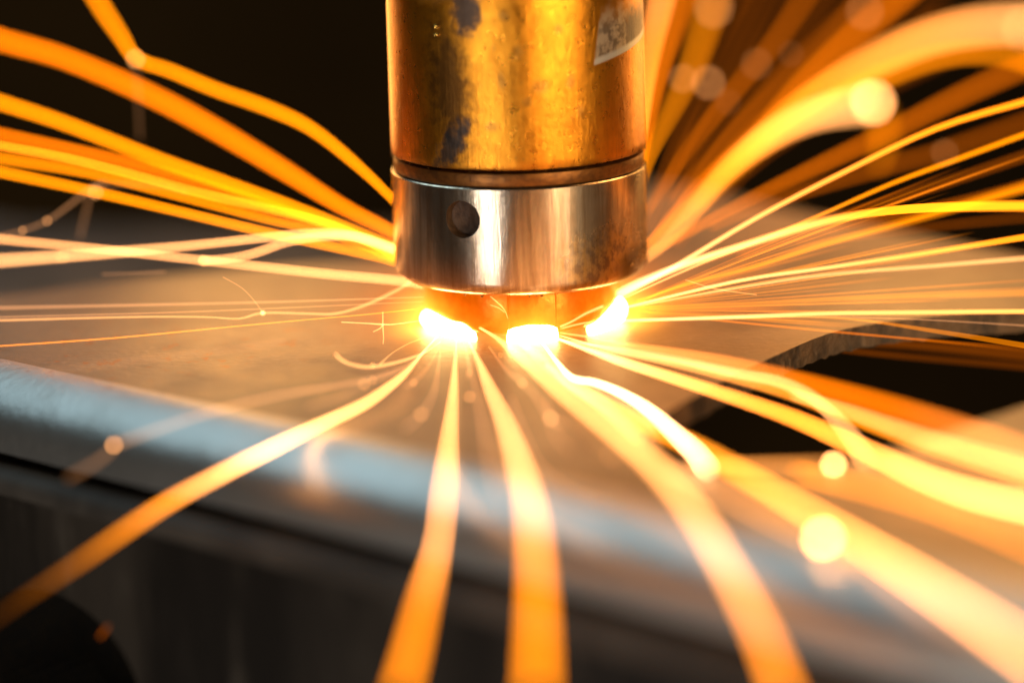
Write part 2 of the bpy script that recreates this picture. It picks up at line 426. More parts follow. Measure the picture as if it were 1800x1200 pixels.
# ------------------------------------------------------------------ welding head
def lathe(prof, seg=192, closed_top=False, disp=None):
    bm = bmesh.new(); uv = bm.loops.layers.uv.new('UVMap'); rows = []
    for r_, z in prof:
        rows.append([bm.verts.new((r_ * math.sin(2 * math.pi * k / seg), -r_ * math.cos(2 * math.pi * k / seg), z)) for k in range(seg)])
    for j in range(len(prof) - 1):
        for k in range(seg):
            k2 = (k + 1) % seg
            f = bm.faces.new((rows[j][k], rows[j][k2], rows[j + 1][k2], rows[j + 1][k]))
            us = (k, k + 1, k + 1, k); zs = (prof[j][1], prof[j][1], prof[j + 1][1], prof[j + 1][1])
            for l, u_, z_ in zip(f.loops, us, zs):
                uu = u_ / seg * 2 * math.pi * 15.0
                if u_ > seg / 2 or (u_ == seg / 2 and k >= seg / 2): uu -= 2 * math.pi * 15.0
                l[uv].uv = (uu, z_)
    bmesh.ops.recalc_face_normals(bm, faces=bm.faces[:])
    return bm
hd = thing('electrode_head', 'upright stained copper electrode head with polished steel collar above the weld', 'electrode head', (0, 0, 0))
zs = [20.9, 21.0, 21.15, 21.35, 21.7] + [22 + i for i in range(0, 52, 2)]
pr = [(13.2, 20.9), (14.75, 20.9), (14.95, 21.05), (15.02, 21.3)] + [(15.03, z) for z in range(22, 76, 2)] + [(9, 76)]
o = obj('electrode_body', lathe(pr), M_BRASS, hd); sharp_by_angle(o, 35)
pr = [(13.4, 20.62), (14.55, 20.62), (14.78, 20.5), (14.82, 20.2), (14.82, 19.25), (14.7, 19.0), (13.4, 18.95)]
o = obj('retaining_ring', lathe(pr), M_RING, hd); sharp_by_angle(o, 50)
bm = lathe([(13.3, 20.95), (13.3, 18.9)]); obj('dark_groove', bm, M_HOLE, hd)

# collar with a blind locating hole: lathe rows, the hole patch re-meshed from square to circle
SEG = 192; dth = 2 * math.pi / SEG; RC = 15.1
ZB, ZTOP = 7.35, 18.75
NZ = 26
zrow = [ZB + (ZTOP - ZB) * i / NZ for i in range(NZ + 1)]
hth, hz = R(-25.4), 15.05
kc = round(hth / dth) % SEG; zc = min(range(NZ + 1), key=lambda i: abs(zrow[i] - hz)); hz = zrow[zc]
hk, hr = 6, 7
bm = bmesh.new(); uv = bm.loops.layers.uv.new('UVMap')
def cyl(th, z, r_=RC): return (r_ * math.sin(th), -r_ * math.cos(th), z)
def setuv(f, tz):
    for l, (th, z) in zip(f.loops, tz):
        l[uv].uv = (th * 15.0, z)
grid = {}
def gv(k, i):
    key = (k % SEG, i)
    if key not in grid: grid[key] = bm.verts.new(cyl((k % SEG) * dth, zrow[i]))
    return grid[key]
def wrapped(k): 
    th = k * dth
    return th
for k in range(-SEG // 2, SEG // 2):
    for i in range(NZ):
        kk = kc - SEG if kc > SEG / 2 else kc
        if kk - hk <= k < kk + hk and zc - hr <= i < zc + hr: continue
        f = bm.faces.new((gv(k, i), gv(k + 1, i), gv(k + 1, i + 1), gv(k, i + 1)))
        setuv(f, ((k * dth, zrow[i]), ((k + 1) * dth, zrow[i]), ((k + 1) * dth, zrow[i + 1]), (k * dth, zrow[i + 1])))
per = [(kk - hk + j, zc - hr) for j in range(2 * hk)] + [(kk + hk, zc - hr + j) for j in range(2 * hr)] + [(kk + hk - j, zc + hr) for j in range(2 * hk)] + [(kk - hk, zc + hr - j) for j in range(2 * hr)]
RH = 2.18; NR = 7; loops = []
def hole_pt(th0, z0, a):
    dx, dz = (th0 - kk * dth) * RC, z0 - hz
    L_ = math.hypot(dx, dz)
    cx, cz = dx / L_ * RH, dz / L_ * RH
    return kk * dth + (dx + (cx - dx) * a) / RC, hz + dz + (cz - dz) * a
prev = [(gv(k, i), k * dth, zrow[i]) for k, i in per]
for a in [(j + 1) / NR for j in range(NR)]:
    cur = []
    for k, i in per:
        th, z = hole_pt(k * dth, zrow[i], a); cur.append((bm.verts.new(cyl(th, z)), th, z))
    for j in range(len(per)):
        j2 = (j + 1) % len(per)
        f = bm.faces.new((prev[j][0], prev[j2][0], cur[j2][0], cur[j][0]))
        setuv(f, (prev[j][1:], prev[j2][1:], cur[j2][1:], cur[j][1:]))
    prev = cur
rim = prev
# top lip and lower chamfer
low = [(15.1, 7.35), (15.04, 7.1), (14.86, 6.8), (14.55, 6.5), (14.1, 6.28), (13.6, 6.12), (13.2, 6.05), (12.6, 5.95), (11.2, 5.95)]
for pr_, i in ((low, 0), ([(15.1, ZTOP), (14.95, 18.9), (13.3, 18.9)], NZ)):
    last = [gv(k, i) for k in range(SEG)]
    for (r_, z) in pr_[1:]:
        now = [bm.verts.new(cyl(k * dth, z, r_)) for k in range(SEG)]
        for k in range(SEG):
            k2 = (k + 1) % SEG
            f = bm.faces.new((last[k], now[k], now[k2], last[k2]))
            for l in f.loops: 
                c = l.vert.co; th = math.atan2(c.x, -c.y); l[uv].uv = (th * 15, c.z)
        last = now
bmesh.ops.recalc_face_normals(bm, faces=bm.faces[:])
hole_rim = [(v.co.copy(), th, z) for v, th, z in rim]
col_o = obj('steel_collar', bm, M_COLLAR, hd); sharp_by_angle(col_o, 35)
# bore of the locating hole
bm = bmesh.new()
axis = Vector((math.sin(kk * dth), -math.cos(kk * dth), 0))
cen = axis * RC + Vector((0, 0, hz))
rows = []
for dep, sc in ((0, 1.0), (.3, .94), (1.15, .92), (1.3, .0)):
    r_ = []
    for c, th, z in hole_rim:
        off = c - cen; off -= axis * off.dot(axis)
        base_d = (c - cen).dot(axis) if dep == 0 else -.1
        r_.append(bm.verts.new(cen + off * max(sc, .001) + axis * (base_d - dep)))
    rows.append(r_)
for j in range(3):
    for k in range(len(hole_rim)):
        k2 = (k + 1) % len(hole_rim)
        bm.faces.new((rows[j][k], rows[j][k2], rows[j + 1][k2], rows[j + 1][k]))
bmesh.ops.recalc_face_normals(bm, faces=bm.faces[:])
o = obj('locating_hole', bm, M_POCKET, hd); sharp_by_angle(o, 30)
# crust of spatter on one side, burrs on the groove, a bead on the copper
def blob(bm, c, r_, sq=(1, 1, 1), sub=1):
    g = bmesh.ops.create_icosphere(bm, subdivisions=sub, radius=1)
    for v in g['verts']:
        k = r_ * random.uniform(.75, 1.2)
        v.co = Vector((v.co.x * k * sq[0], v.co.y * k * sq[1], v.co.z * k * sq[2])) + Vector(c)
bm = bmesh.new()
for i in range(240):
    th = R(random.gauss(74, 7)); z = 6.6 + abs(random.gauss(0, 2.6)); r_ = random.uniform(.05, .17)
    rr = 15.08 if z > 8 else 13.3 + (z - 6.2) * .95
    blob(bm, cyl(th, z, rr), r_, (1, 1, random.uniform(.8, 1.8)))
for i in range(22):
    th = R(random.choice((random.gauss(-32, 9), random.gauss(14, 5), random.gauss(40, 6)))); blob(bm, cyl(th, 6.0 + random.uniform(-.12, .15), 13.1), random.uniform(.08, .22))
o = obj('spatter_crust', bm, M_SPATTER, hd); o['kind'] = 'stuff'
bm = bmesh.new()
for i in range(60):
    th = R(random.choice((random.gauss(86, 3), random.gauss(-86, 3), random.uniform(-80, 80))))
    blob(bm, cyl(th, 20.9 + random.uniform(-.2, .5), 15.0), random.uniform(.04, .11), (1.3, 1.3, .7))
o = obj('groove_burrs', bm, M_SPATTER, hd); o['kind'] = 'stuff'
bm = bmesh.new()
blob(bm, cyl(R(-35.9), 37.2, 15.0), .42, (1.4, .5, .55), 2); blob(bm, cyl(R(-35.9), 36.3, 15.0), .4, (1.4, .5, .5), 2)
obj('brass_bead', bm, mat_plain('bright_brass', (.85, .50, .10), .2, 1.0), hd)

# ------------------------------------------------------------------ weld nut with molten feet
nut = thing('weld_nut', 'glowing orange weld nut under the steel collar, its feet melting white-hot', 'weld nut', (0, 0, 0))
bm = bmesh.new(); seg = 240; prof = [(10.6, 1.0), (11.3, 1.05), (11.62, 1.3), (11.7, 1.8), (11.7, 5.2), (11.5, 5.9)]
def nut_r(thd):
    if -8.4 <= thd <= 18.9: return .42
    if 111.6 <= thd <= 138.9 or -128.4 <= thd <= -101.1: return .42
    return 0.0
rows = []
for r_, z in prof:
    row = []
    for k in range(seg):
        thd = -180 + 360 * k / seg
        row.append(bm.verts.new(cyl(R(thd), z, r_ + nut_r(thd + .2))))
    rows.append(row)
for j in range(len(prof) - 1):
    for k in range(seg):
        k2 = (k + 1) % seg
        bm.faces.new((rows[j][k], rows[j][k2], rows[j + 1][k2], rows[j + 1][k]))
bm.faces.new(rows[0][::-1]); bm.faces.new(rows[-1])
bmesh.ops.recalc_face_normals(bm, faces=bm.faces[:])
o = obj('nut_body', bm, M_NUT, nut); sharp_by_angle(o, 30)
def foot(th0, th1, top, bulge=1.0):
    """molten lump hugging the nut from th0 to th1; top(u) is its height in mm"""
    bm = bmesh.new(); NU, NV = 28, 14; rows = []
    for i in range(NU + 1):
        u_ = i / NU; th = R(th0 + (th1 - th0) * u_)
        env = max(0.0, math.sin(math.pi * min(max(u_, .0), 1.0))) ** .35
        h = max(.15, top(u_) * (.35 + .65 * env)); wdt = bulge * (.25 + .75 * env)
        row = []
        for j in range(NV):
            a = 2 * math.pi * j / NV
            rr = 11.55 + wdt * math.cos(a) * (1 + .12 * math.sin(5 * u_ * math.pi + 1))
            z = .02 + h * (.5 + .5 * math.sin(a))
            row.append(bm.verts.new(cyl(th, z, rr)))
        rows.append(row)
    for i in range(NU):
        for j in range(NV):
            j2 = (j + 1) % NV
            bm.faces.new((rows[i][j], rows[i][j2], rows[i + 1][j2], rows[i + 1][j]))
    bm.faces.new(rows[0]); bm.faces.new(rows[-1][::-1])
    bmesh.ops.recalc_face_normals(bm, faces=bm.faces[:])
    return obj('molten_foot', bm, M_MOLTEN, nut)
foot(-84, -29, lambda u_: 2.7 * (1 - u_) ** .8 + 1.5 * u_ + .55 * math.exp(-((u_ - .88) / .12) ** 2), 1.1)
foot(-9.5, 20, lambda u_: 2.4 + .35 * (2 * u_ - 1) ** 2, 1.25)
foot(42, 88, lambda u_: 1.5 + 2.3 * u_, 1.15)
foot(150, 215, lambda u_: 2.4, 1.1)

# added emitting volumes imitating lens bloom round each molten foot, stronger towards the metal
def bloom(name, loc, rad, sq, strength, col, label):
    T = NT(name + '_volume')
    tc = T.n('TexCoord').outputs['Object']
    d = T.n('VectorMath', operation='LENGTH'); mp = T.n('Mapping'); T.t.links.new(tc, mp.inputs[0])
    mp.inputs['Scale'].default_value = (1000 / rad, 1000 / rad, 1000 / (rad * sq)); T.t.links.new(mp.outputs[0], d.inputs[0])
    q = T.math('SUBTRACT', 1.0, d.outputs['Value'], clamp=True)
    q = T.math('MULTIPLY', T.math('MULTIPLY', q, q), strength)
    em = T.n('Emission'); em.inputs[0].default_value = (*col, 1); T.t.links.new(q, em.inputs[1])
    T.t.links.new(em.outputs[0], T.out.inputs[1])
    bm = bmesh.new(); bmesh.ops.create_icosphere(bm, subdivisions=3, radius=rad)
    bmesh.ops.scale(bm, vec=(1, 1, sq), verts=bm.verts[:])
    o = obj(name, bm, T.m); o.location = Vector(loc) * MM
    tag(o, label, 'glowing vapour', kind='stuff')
for a, r_, lb in ((-60, 7.5, 'small added bloom glow round the molten foot beside the star burst'),
                  (5, 7.0, 'small added bloom glow round the middle molten foot'),
                  (68, 7.5, 'small added bloom glow round the molten foot at the root of the spark fan')):
    bloom('bloom_glow', (12.3 * math.sin(R(a)), -12.3 * math.cos(R(a)), 1.5), r_, .8, 560, (1, .40, .03), lb)
bloom('bloom_glow', (0, -4, 3), 28, .36, 120, (1, .19, .0), 'wide faint orange bloom added round the nut and its feet')  # added volume for the orange veil of bloom round the weld
SPARKS = [
 ('a', 'amber streak with a sharp kink high beside the dark head, climbing steeply above it', '',
  [(-8.17,11.64,4.08,0.121,4.172,0),(-15.64,12.45,12.73,0.151,3.122,0),(-21.56,21.38,16.61,0.201,3.038,0),(-26.85,27.61,19.54,0.235,2.954,0),(-32.59,32.32,21.42,0.262,2.871,0),(-38.79,32.89,23.72,0.262,2.787,0),(-44.62,33.52,26.23,0.262,2.704,0),(-48.99,33.94,27.91,0.262,2.62,0),(-52.46,44.65,29.71,0.326,2.536,0),(-55.69,52.94,32.14,0.374,2.453,0),(-57.61,56.67,34.43,0.394,2.369,0)],
  [(-50.29,42.73,26.58,0.299,4.33)]),
 ('p', 'faint vertical smear hanging under the kink of the highest amber streak', '',
  [(-48.13,27.01,28.25,0.218,0.09,0),(-48.04,25.82,23.47,0.218,0.079,0),(-47.95,24.68,18.91,0.218,0.067,0)],
  []),
 ('o', 'deep orange ribbon, the one just below the kinked streak', '',
  [(-9.57,11.79,4.66,0.121,4.418,0),(-16.18,21.63,6.67,0.218,3.295,0),(-23.07,30.52,8.47,0.271,3.197,0),(-31.24,43.02,11.01,0.345,3.099,0),(-39.34,50.14,14.62,0.384,3.0,0),(-47.33,54.28,18.45,0.404,2.902,0),(-55.03,55.22,22.21,0.404,2.804,0),(-62.75,56.02,25.44,0.404,2.705,0),(-71.05,59.73,27.33,0.424,2.607,0),(-74.16,60.09,28.78,0.424,2.509,0)],
  []),
 ('a', 'plain orange ribbon second below the kinked streak, wider at its far end', '',
  [(-9.58,11.65,4.12,0.121,4.663,0),(-15.8,11.06,7.15,0.151,3.466,0),(-26.41,19.67,9.77,0.201,3.349,0),(-37.23,25.9,12.66,0.235,3.232,0),(-45.64,29.33,15.14,0.253,3.115,0),(-52.22,31.34,17.49,0.262,2.998,0),(-59.73,33.44,20.16,0.271,2.882,0),(-67.55,36.85,22.21,0.289,2.765,0),(-70.5,37.12,23.29,0.289,2.648,0)],
  []),
 ('o', 'soft dark orange streak along the upper side of the brightest yellow line', '',
  [(-11.0,11.58,3.81,0.121,3.255,0),(-15.88,12.5,6.27,0.122,3.103,0),(-31.53,14.91,12.1,0.168,2.24,0),(-48.79,22.63,16.16,0.21,2.109,0),(-66.18,27.61,19.55,0.235,1.979,0),(-69.07,27.81,20.33,0.235,1.848,0)],
  []),
 ('y', 'bright narrow yellow line inside a bundle of orange streaks', '',
  [(-11.0,11.53,3.61,0.121,6.717,0),(-15.87,11.99,6.01,0.121,6.482,0),(-23.23,12.69,9.59,0.121,6.24,0),(-31.39,13.05,11.89,0.12,5.999,0),(-39.55,13.37,13.98,0.12,5.76,0),(-47.69,13.77,16.4,0.119,5.522,0),(-55.75,14.12,18.62,0.119,5.286,0),(-63.89,14.35,20.36,0.151,3.982,0),(-66.69,14.51,20.98,0.151,3.814,0)],
  []),
 ('a', 'amber streak along the lower side of the brightest yellow line', '',
  [(-11.01,11.49,3.47,0.121,3.681,0),(-15.87,11.69,5.58,0.121,3.522,0),(-23.23,11.94,8.6,0.119,3.354,0),(-31.36,11.96,10.75,0.151,2.512,0),(-42.67,16.49,13.16,0.176,2.407,0),(-53.98,19.79,15.66,0.193,2.301,0),(-65.55,22.91,17.28,0.21,2.196,0),(-68.41,23.03,17.78,0.21,2.09,0)],
  []),
 ('a', 'lowest of the straight golden streaks climbing over the dark grey base', '',
  [(-11.02,11.41,3.13,0.121,4.418,0),(-15.91,12.09,5.06,0.122,4.269,0),(-22.22,12.73,6.6,0.122,4.122,0),(-31.58,13.64,8.75,0.123,3.983,0),(-42.58,14.76,11.48,0.168,2.888,0),(-53.84,17.97,13.75,0.184,2.761,0),(-65.36,21.19,15.84,0.201,2.635,0),(-68.21,21.33,16.4,0.201,2.509,0)],
  []),
 ('w', 'long nearly level cream streak reaching the glowing collar from under the wavy pair', '',
  [(-8.95,10.93,1.23,0.121,3.875,0),(-12.1,11.07,2.15,0.121,3.756,0),(-15.95,11.12,2.82,0.121,3.637,0),(-23.66,11.13,3.74,0.12,3.51,0),(-31.36,11.18,4.81,0.12,3.384,0),(-39.05,11.22,5.87,0.119,3.26,0),(-50.22,11.29,7.44,0.118,3.129,0),(-55.8,11.31,8.16,0.151,2.373,0),(-64.65,14.06,8.68,0.168,2.287,0),(-67.47,14.18,9.17,0.168,2.2,0)],
  []),
 ('w', 'upper of two wavy cream streaks, flattening out to a broad pale end', '',
  [(-10.28,11.66,4.14,0.121,4.392,0),(-15.85,12.01,6.66,0.121,4.256,0),(-20.72,12.2,8.33,0.12,4.124,0),(-24.92,12.12,8.75,0.12,3.996,0),(-29.13,11.9,8.62,0.119,3.869,0),(-33.13,11.65,8.35,0.119,3.743,0),(-39.65,11.24,7.89,0.151,2.846,0),(-48.56,16.11,6.29,0.184,2.758,0.1),(-57.24,18.57,5.33,0.201,2.67,0.2),(-66.61,23.7,3.87,0.235,2.582,0.3),(-69.52,23.69,3.8,0.235,2.494,0.3)],
  [(-58.14,20.99,4.75,0.204,3.03)]),
 ('w', 'wavy cream streak that ends in a bright bead over the grey base', '',
  [(-10.28,11.73,4.41,0.121,4.133,0),(-15.85,11.98,6.52,0.121,3.994,0),(-19.33,12.15,7.87,0.12,3.862,0),(-21.91,12.16,8.37,0.12,3.735,0),(-25.99,11.94,8.24,0.12,3.604,0),(-29.3,11.66,7.74,0.119,3.475,0),(-31.98,11.32,6.88,0.119,3.349,0),(-34.23,11.08,6.34,0.119,3.225,0),(-36.9,10.88,6.03,0.118,3.1,0),(-39.14,10.77,5.97,0.151,2.347,0)],
  [(-39.51,14.14,5.24,0.163,7.8)]),
 ('p', 'faint dotted peach trail of three small beads over the dark grey base', '',
  [(-51.39,15.65,15.07,0.168,0.284,0),(-53.18,15.49,14.43,0.168,0.269,0),(-55.67,12.5,12.93,0.151,0.254,0),(-58.11,10.84,11.47,0.143,0.239,0),(-60.93,9.35,10.65,0.135,0.225,0),(-65.14,9.13,9.74,0.135,0.21,0)],
  [(-54.34,27.05,11.78,0.229,3.47),(-58.45,12.88,11.06,0.147,2.6),(-61.06,10.07,10.5,0.131,2.6)]),
 ('p', 'short faint smear dropping from the beaded peach trail', '',
  [(-53.72,17.8,13.06,0.184,0.155,0),(-54.9,19.68,9.8,0.201,0.135,0),(-55.54,19.08,7.38,0.201,0.114,0)],
  []),
 ('p', 'faint brown arc crossing the golden streaks over the grey base', '',
  [(-53.17,15.52,14.57,0.168,0.129,0),(-48.58,13.1,15.34,0.151,0.118,0),(-43.37,10.54,15.41,0.135,0.107,0),(-40.33,7.9,14.99,0.119,0.095,0)],
  []),
 ('p', 'pale smudge trail under the wavy streaks along the far plate edge', '',
  [(-42.76,0.89,6.84,0.093,0.244,0),(-45.87,-1.43,7.3,0.087,0.189,0),(-50.27,0.87,6.76,0.093,0.181,0)],
  []),
 ('p', 'thin straight peach line, top of the level lines crossing the plate', '',
  [(-11.47,-10.58,5.58,0.059,0.256,0),(-27.9,-7.74,4.81,0.12,0.256,0),(-41.36,-6.77,4.61,0.14,0.256,0),(-61.2,-7.92,5.0,0.257,0.195,0),(-63.19,-7.99,5.0,0.258,0.195,0)],
  []),
 ('p', 'hair-thin level line just under the topmost level peach line', '',
  [(-11.45,-11.65,5.29,0.048,0.19,0),(-27.76,-9.83,4.55,0.08,0.213,0),(-41.03,-9.88,4.37,0.08,0.213,0),(-61.09,-8.93,4.14,0.1,0.213,0),(-63.09,-8.93,4.13,0.1,0.213,0)],
  []),
 ('w', 'thin curling line from the collar that breaks at a tiny bright bead', '',
  [(-13.12,-5.35,6.2,0.161,0.591,0),(-15.29,-5.63,5.08,0.161,0.591,0),(-18.64,-6.95,3.9,0.14,0.591,0),(-21.94,-8.12,3.3,0.12,0.591,0),(-25.24,-8.58,3.5,0.11,0.591,0),(-30.47,-8.05,3.59,0.12,0.591,0),(-33.1,-10.1,3.47,0.08,0.591,0),(-37.2,-10.03,3.76,0.08,0.591,0),(-45.81,-9.02,3.75,0.1,0.591,0),(-61.28,-8.06,3.53,0.12,0.591,0),(-63.28,-8.07,3.51,0.12,0.591,0)],
  [(-30.47,-8.05,3.59,0.267,1.63)]),
 ('p', 'fine hair rising off the tiny bead on the level lines', '',
  [(-30.21,-10.91,4.26,0.059,0.239,0),(-31.06,-11.05,5.68,0.05,0.237,0),(-32.53,-10.66,7.25,0.05,0.237,0),(-34.68,-10.34,8.52,0.05,0.237,0)],
  []),
 ('y', 'hair-thin straight golden line slanting across the rust specks', '',
  [(-11.51,-10.9,4.3,0.059,0.938,0),(-18.44,-11.41,3.86,0.051,0.938,0),(-23.73,-11.49,3.55,0.051,0.938,0),(-32.36,-11.25,2.91,0.059,0.938,0),(-47.65,-11.12,1.79,0.067,0.938,0),(-60.93,-11.07,1.18,0.071,0.938,0),(-62.92,-11.09,1.1,0.071,0.938,0)],
  []),
 ('p', 'broad faint band lying across the plate below the rust specks', '',
  [(-26.23,-30.69,5.68,0.107,0.146,0),(-31.03,-32.74,5.56,0.12,0.127,0),(-44.73,-36.8,5.19,0.145,0.108,0),(-51.76,-38.83,4.9,0.157,0.09,0)],
  []),
 ('w', 'tiny star-shaped spark burst beside the weld on the plate', '',
  [(-11.32,-11.78,3.15,0.05,1.148,0),(-13.5,-12.04,2.93,0.049,1.1,0),(-15.16,-11.89,2.73,0.05,1.148,0),(-16.33,-10.84,2.51,0.069,1.181,0),(-18.45,-12.02,2.99,0.049,1.1,0),(-21.04,-12.54,3.32,0.046,0.959,0)],
  []),
 ('w', 'upright hair-thin ray of the tiny star burst', '',
  [(-16.2,-12.47,4.39,0.045,0.811,0),(-16.3,-11.5,2.67,0.055,1.05,0),(-16.2,-13.35,1.63,0.044,0.8,0),(-16.24,-13.92,0.96,0.043,0.8,0)],
  []),
 ('w', 'slanting hair-thin ray of the tiny star burst', '',
  [(-17.39,-12.83,2.14,0.046,0.746,0),(-16.63,-11.99,2.32,0.05,0.893,0),(-16.28,-11.88,2.76,0.05,0.893,0)],
  []),
 ('w', 'short hooked spark curling back on the plate beside the melted foot', '',
  [(-9.61,-12.52,0.7,0.065,0.699,0),(-11.46,-17.68,0.7,0.136,0.608,0),(-14.26,-21.57,0.7,0.167,0.659,0),(-17.39,-23.54,0.7,0.188,0.659,0),(-19.42,-24.52,1.34,0.175,0.69,0),(-20.38,-26.07,2.29,0.119,0.978,0),(-20.92,-27.17,3.23,0.086,1.308,0)],
  [(-16.84,-27.89,2.0,0.094,3.09)]),
 ('p', 'faint trail under the hooked spark with a blurred sparkle on it', '',
  [(-12.78,-27.62,1.44,0.086,0.193,0),(-17.45,-35.66,1.87,0.132,0.178,0),(-20.31,-39.67,1.51,0.157,0.152,0),(-23.23,-41.67,1.19,0.169,0.126,0)],
  [(-17.21,-40.03,3.09,0.152,2.17),(-16.58,-34.22,1.98,0.116,1.73)]),
 ('w', 'fine thread bending off the melted foot above the hooked spark', '',
  [(-11.23,-12.64,1.32,0.048,0.409,0),(-13.21,-13.34,0.8,0.062,0.35,0),(-15.06,-17.12,0.65,0.049,0.446,0),(-16.3,-21.99,0.6,0.069,0.813,0)],
  []),
 ('p', 'faint peach trail that ends in a round glowing disc over the bent edge', '',
  [(-10.57,-13.77,0.7,0.071,0.135,0),(-12.94,-22.73,0.7,0.176,0.156,0),(-17.77,-29.26,0.7,0.202,0.2,0),(-25.39,-39.52,2.11,0.157,0.377,0),(-31.48,-43.41,1.83,0.181,0.347,0),(-36.59,-46.4,1.13,0.198,0.317,0),(-42.67,-50.34,0.02,0.221,0.287,0)],
  [(-42.53,-51.3,0.3,0.214,5.2)]),
 ('p', 'short dim tail fanning out behind the round disc over the bent edge', '',
  [(-42.93,-49.6,-0.67,0.215,0.204,0),(-44.39,-53.3,-1.07,0.238,0.165,0),(-46.77,-55.28,-1.93,0.249,0.126,0)],
  []),
 ('a', 'long single cream ribbon sweeping down across the bent edge to the dark hole', '',
  [(-9.99,-9.73,0.7,0.071,2.077,0.6),(-11.19,-15.59,0.7,0.125,1.198,0.6),(-12.81,-26.63,1.18,0.168,1.963,0.5),(-14.38,-35.66,1.85,0.132,3.884,0.5),(-17.2,-41.64,1.33,0.169,4.322,0.5),(-21.71,-47.41,0.7,0.159,6.465,0.6),(-25.85,-55.32,0.7,0.144,9.102,0.65),(-30.99,-56.9,-1.39,0.26,4.394,0.45),(-35.83,-60.72,-2.96,0.281,2.766,0.12),(-39.53,-63.66,-4.6,0.297,1.564,0.02),(-43.99,-65.14,-7.23,0.302,0.6,0),(-47.55,-64.9,-9.58,0.297,0.244,0),(-51.13,-64.65,-11.94,0.292,0.096,0),(-54.89,-63.69,-14.87,0.281,0.026,0)],
  [(-30.76,-58.0,-1.07,0.251,1.04)]),
 ('o', 'dull orange glow added for the reflection inside the round hole of the dark block', '',  # glowing trail added in place of an orange reflection in the bore
  [(-45.66,-48.28,-21.49,0.175,0.182,0),(-45.03,-49.01,-20.61,0.181,0.147,0),(-44.79,-48.03,-20.46,0.175,0.112,0)],
  []),
 ('p', 'short blurred trail with a soft bead between the sweeping ribbon and straight ribbon', '',
  [(-9.56,-15.23,0.7,0.108,0.101,0),(-9.86,-32.99,0.7,0.097,0.368,0),(-10.5,-40.45,0.7,0.113,0.397,0),(-11.4,-45.55,0.7,0.123,0.382,0),(-12.66,-49.16,0.7,0.131,0.348,0)],
  [(-11.07,-45.83,1.2,0.183,1.73)]),
 ('p', 'dim little trail closing in a pale round dot below the melted foot', '',
  [(-9.58,-13.88,0.7,0.071,0.085,0),(-10.86,-24.23,0.7,0.158,0.109,0),(-12.27,-30.8,0.7,0.142,0.157,0),(-13.14,-32.9,0.89,0.114,0.179,0)],
  [(-12.21,-32.7,1.2,0.106,2.17)]),
 ('p', 'dim curl ending in a peach dot between the two straight falling ribbons', '',
  [(-7.19,-10.03,0.7,0.071,0.177,0),(-6.59,-18.2,0.7,0.152,0.096,0),(-6.12,-26.68,0.88,0.142,0.158,0),(-6.33,-30.82,1.06,0.101,0.233,0)],
  [(-6.13,-31.15,1.72,0.098,1.73),(-6.07,-39.26,1.2,0.144,3.03)]),
 ('a', 'narrower of two wide ribbons falling past the bent edge, tilting away from its mate', '',
  [(-7.8,-9.41,0.7,0.072,1.685,0.5),(-7.79,-15.42,0.7,0.144,0.922,0.5),(-7.82,-23.27,0.7,0.191,1.076,0.5),(-7.85,-38.84,0.95,0.151,2.899,0.5),(-8.03,-51.33,0.7,0.135,4.57,0.5),(-8.23,-71.29,0.7,0.177,5.108,0.5),(-8.84,-76.57,-3.0,0.186,4.947,0.42),(-9.93,-87.39,-4.59,0.445,2.33,0.02),(-11.0,-96.12,-6.81,0.497,2.188,0),(-11.82,-100.46,-8.58,0.521,2.046,0)],
  []),
 ('a', 'widest straight ribbon, falling past the bent edge in front of the dark block', '',
  [(-6.8,-9.52,0.7,0.072,1.791,0.6),(-6.22,-14.64,0.87,0.144,1.001,0.6),(-5.22,-25.92,1.84,0.222,1.29,0.6),(-3.89,-43.07,3.22,0.181,3.205,0.6),(-2.49,-54.89,3.18,0.255,3.08,0.6),(-1.22,-69.01,3.25,0.343,2.955,0.6),(-0.35,-78.37,2.64,0.4,2.83,0.55),(0.08,-88.53,2.0,0.463,2.704,0.3),(0.26,-94.37,0.19,0.497,2.579,0.02),(0.22,-101.26,-1.6,0.537,2.454,0),(0.1,-106.6,-3.25,0.568,2.329,0),(-0.05,-110.61,-5.01,0.59,2.204,0)],
  []),
 ('p', 'thin brown streak between the two wide falling ribbons', '',
  [(-6.77,-25.1,3.11,0.082,0.222,0),(-5.84,-29.8,1.04,0.094,0.242,0),(-4.79,-45.75,0.7,0.124,0.342,0),(-3.93,-60.03,0.7,0.154,0.365,0),(-3.21,-69.87,0.7,0.174,0.352,0),(-2.2,-77.31,0.7,0.19,0.326,0)],
  []),
 ('p', 'blurred brown trail right of the widest falling ribbon ending over the bent edge', '',
  [(-1.53,-38.56,0.7,0.118,0.364,0),(-0.67,-51.39,0.7,0.136,0.447,0),(0.55,-64.24,0.7,0.162,0.461,0),(2.61,-72.26,0.7,0.179,0.441,0),(4.5,-76.28,0.7,0.188,0.405,0),(6.71,-78.98,0.7,0.193,0.365,0)],
  []),
 ('p', 'faint peach trail with two round dots right of the widest falling ribbon', '',
  [(-4.0,-15.82,0.7,0.143,0.135,0),(-2.08,-26.44,0.71,0.173,0.202,0),(-0.38,-35.71,1.68,0.132,0.395,0),(1.2,-39.81,0.96,0.157,0.359,0),(2.45,-46.9,0.7,0.126,0.506,0),(3.7,-49.22,0.7,0.131,0.464,0)],
  [(-0.38,-36.33,1.78,0.128,3.03),(2.43,-48.7,1.2,0.2,2.6),(-2.67,-25.67,2.23,0.095,1.32)]),
 ('p', 'dim smudge trail fading on the grey plate left of the great arc', '',
  [(2.12,-38.93,0.7,0.109,0.278,0),(2.75,-52.36,0.7,0.138,0.277,0),(4.04,-58.75,0.7,0.151,0.225,0)],
  [(8.16,-62.87,1.2,0.283,0.69)]),
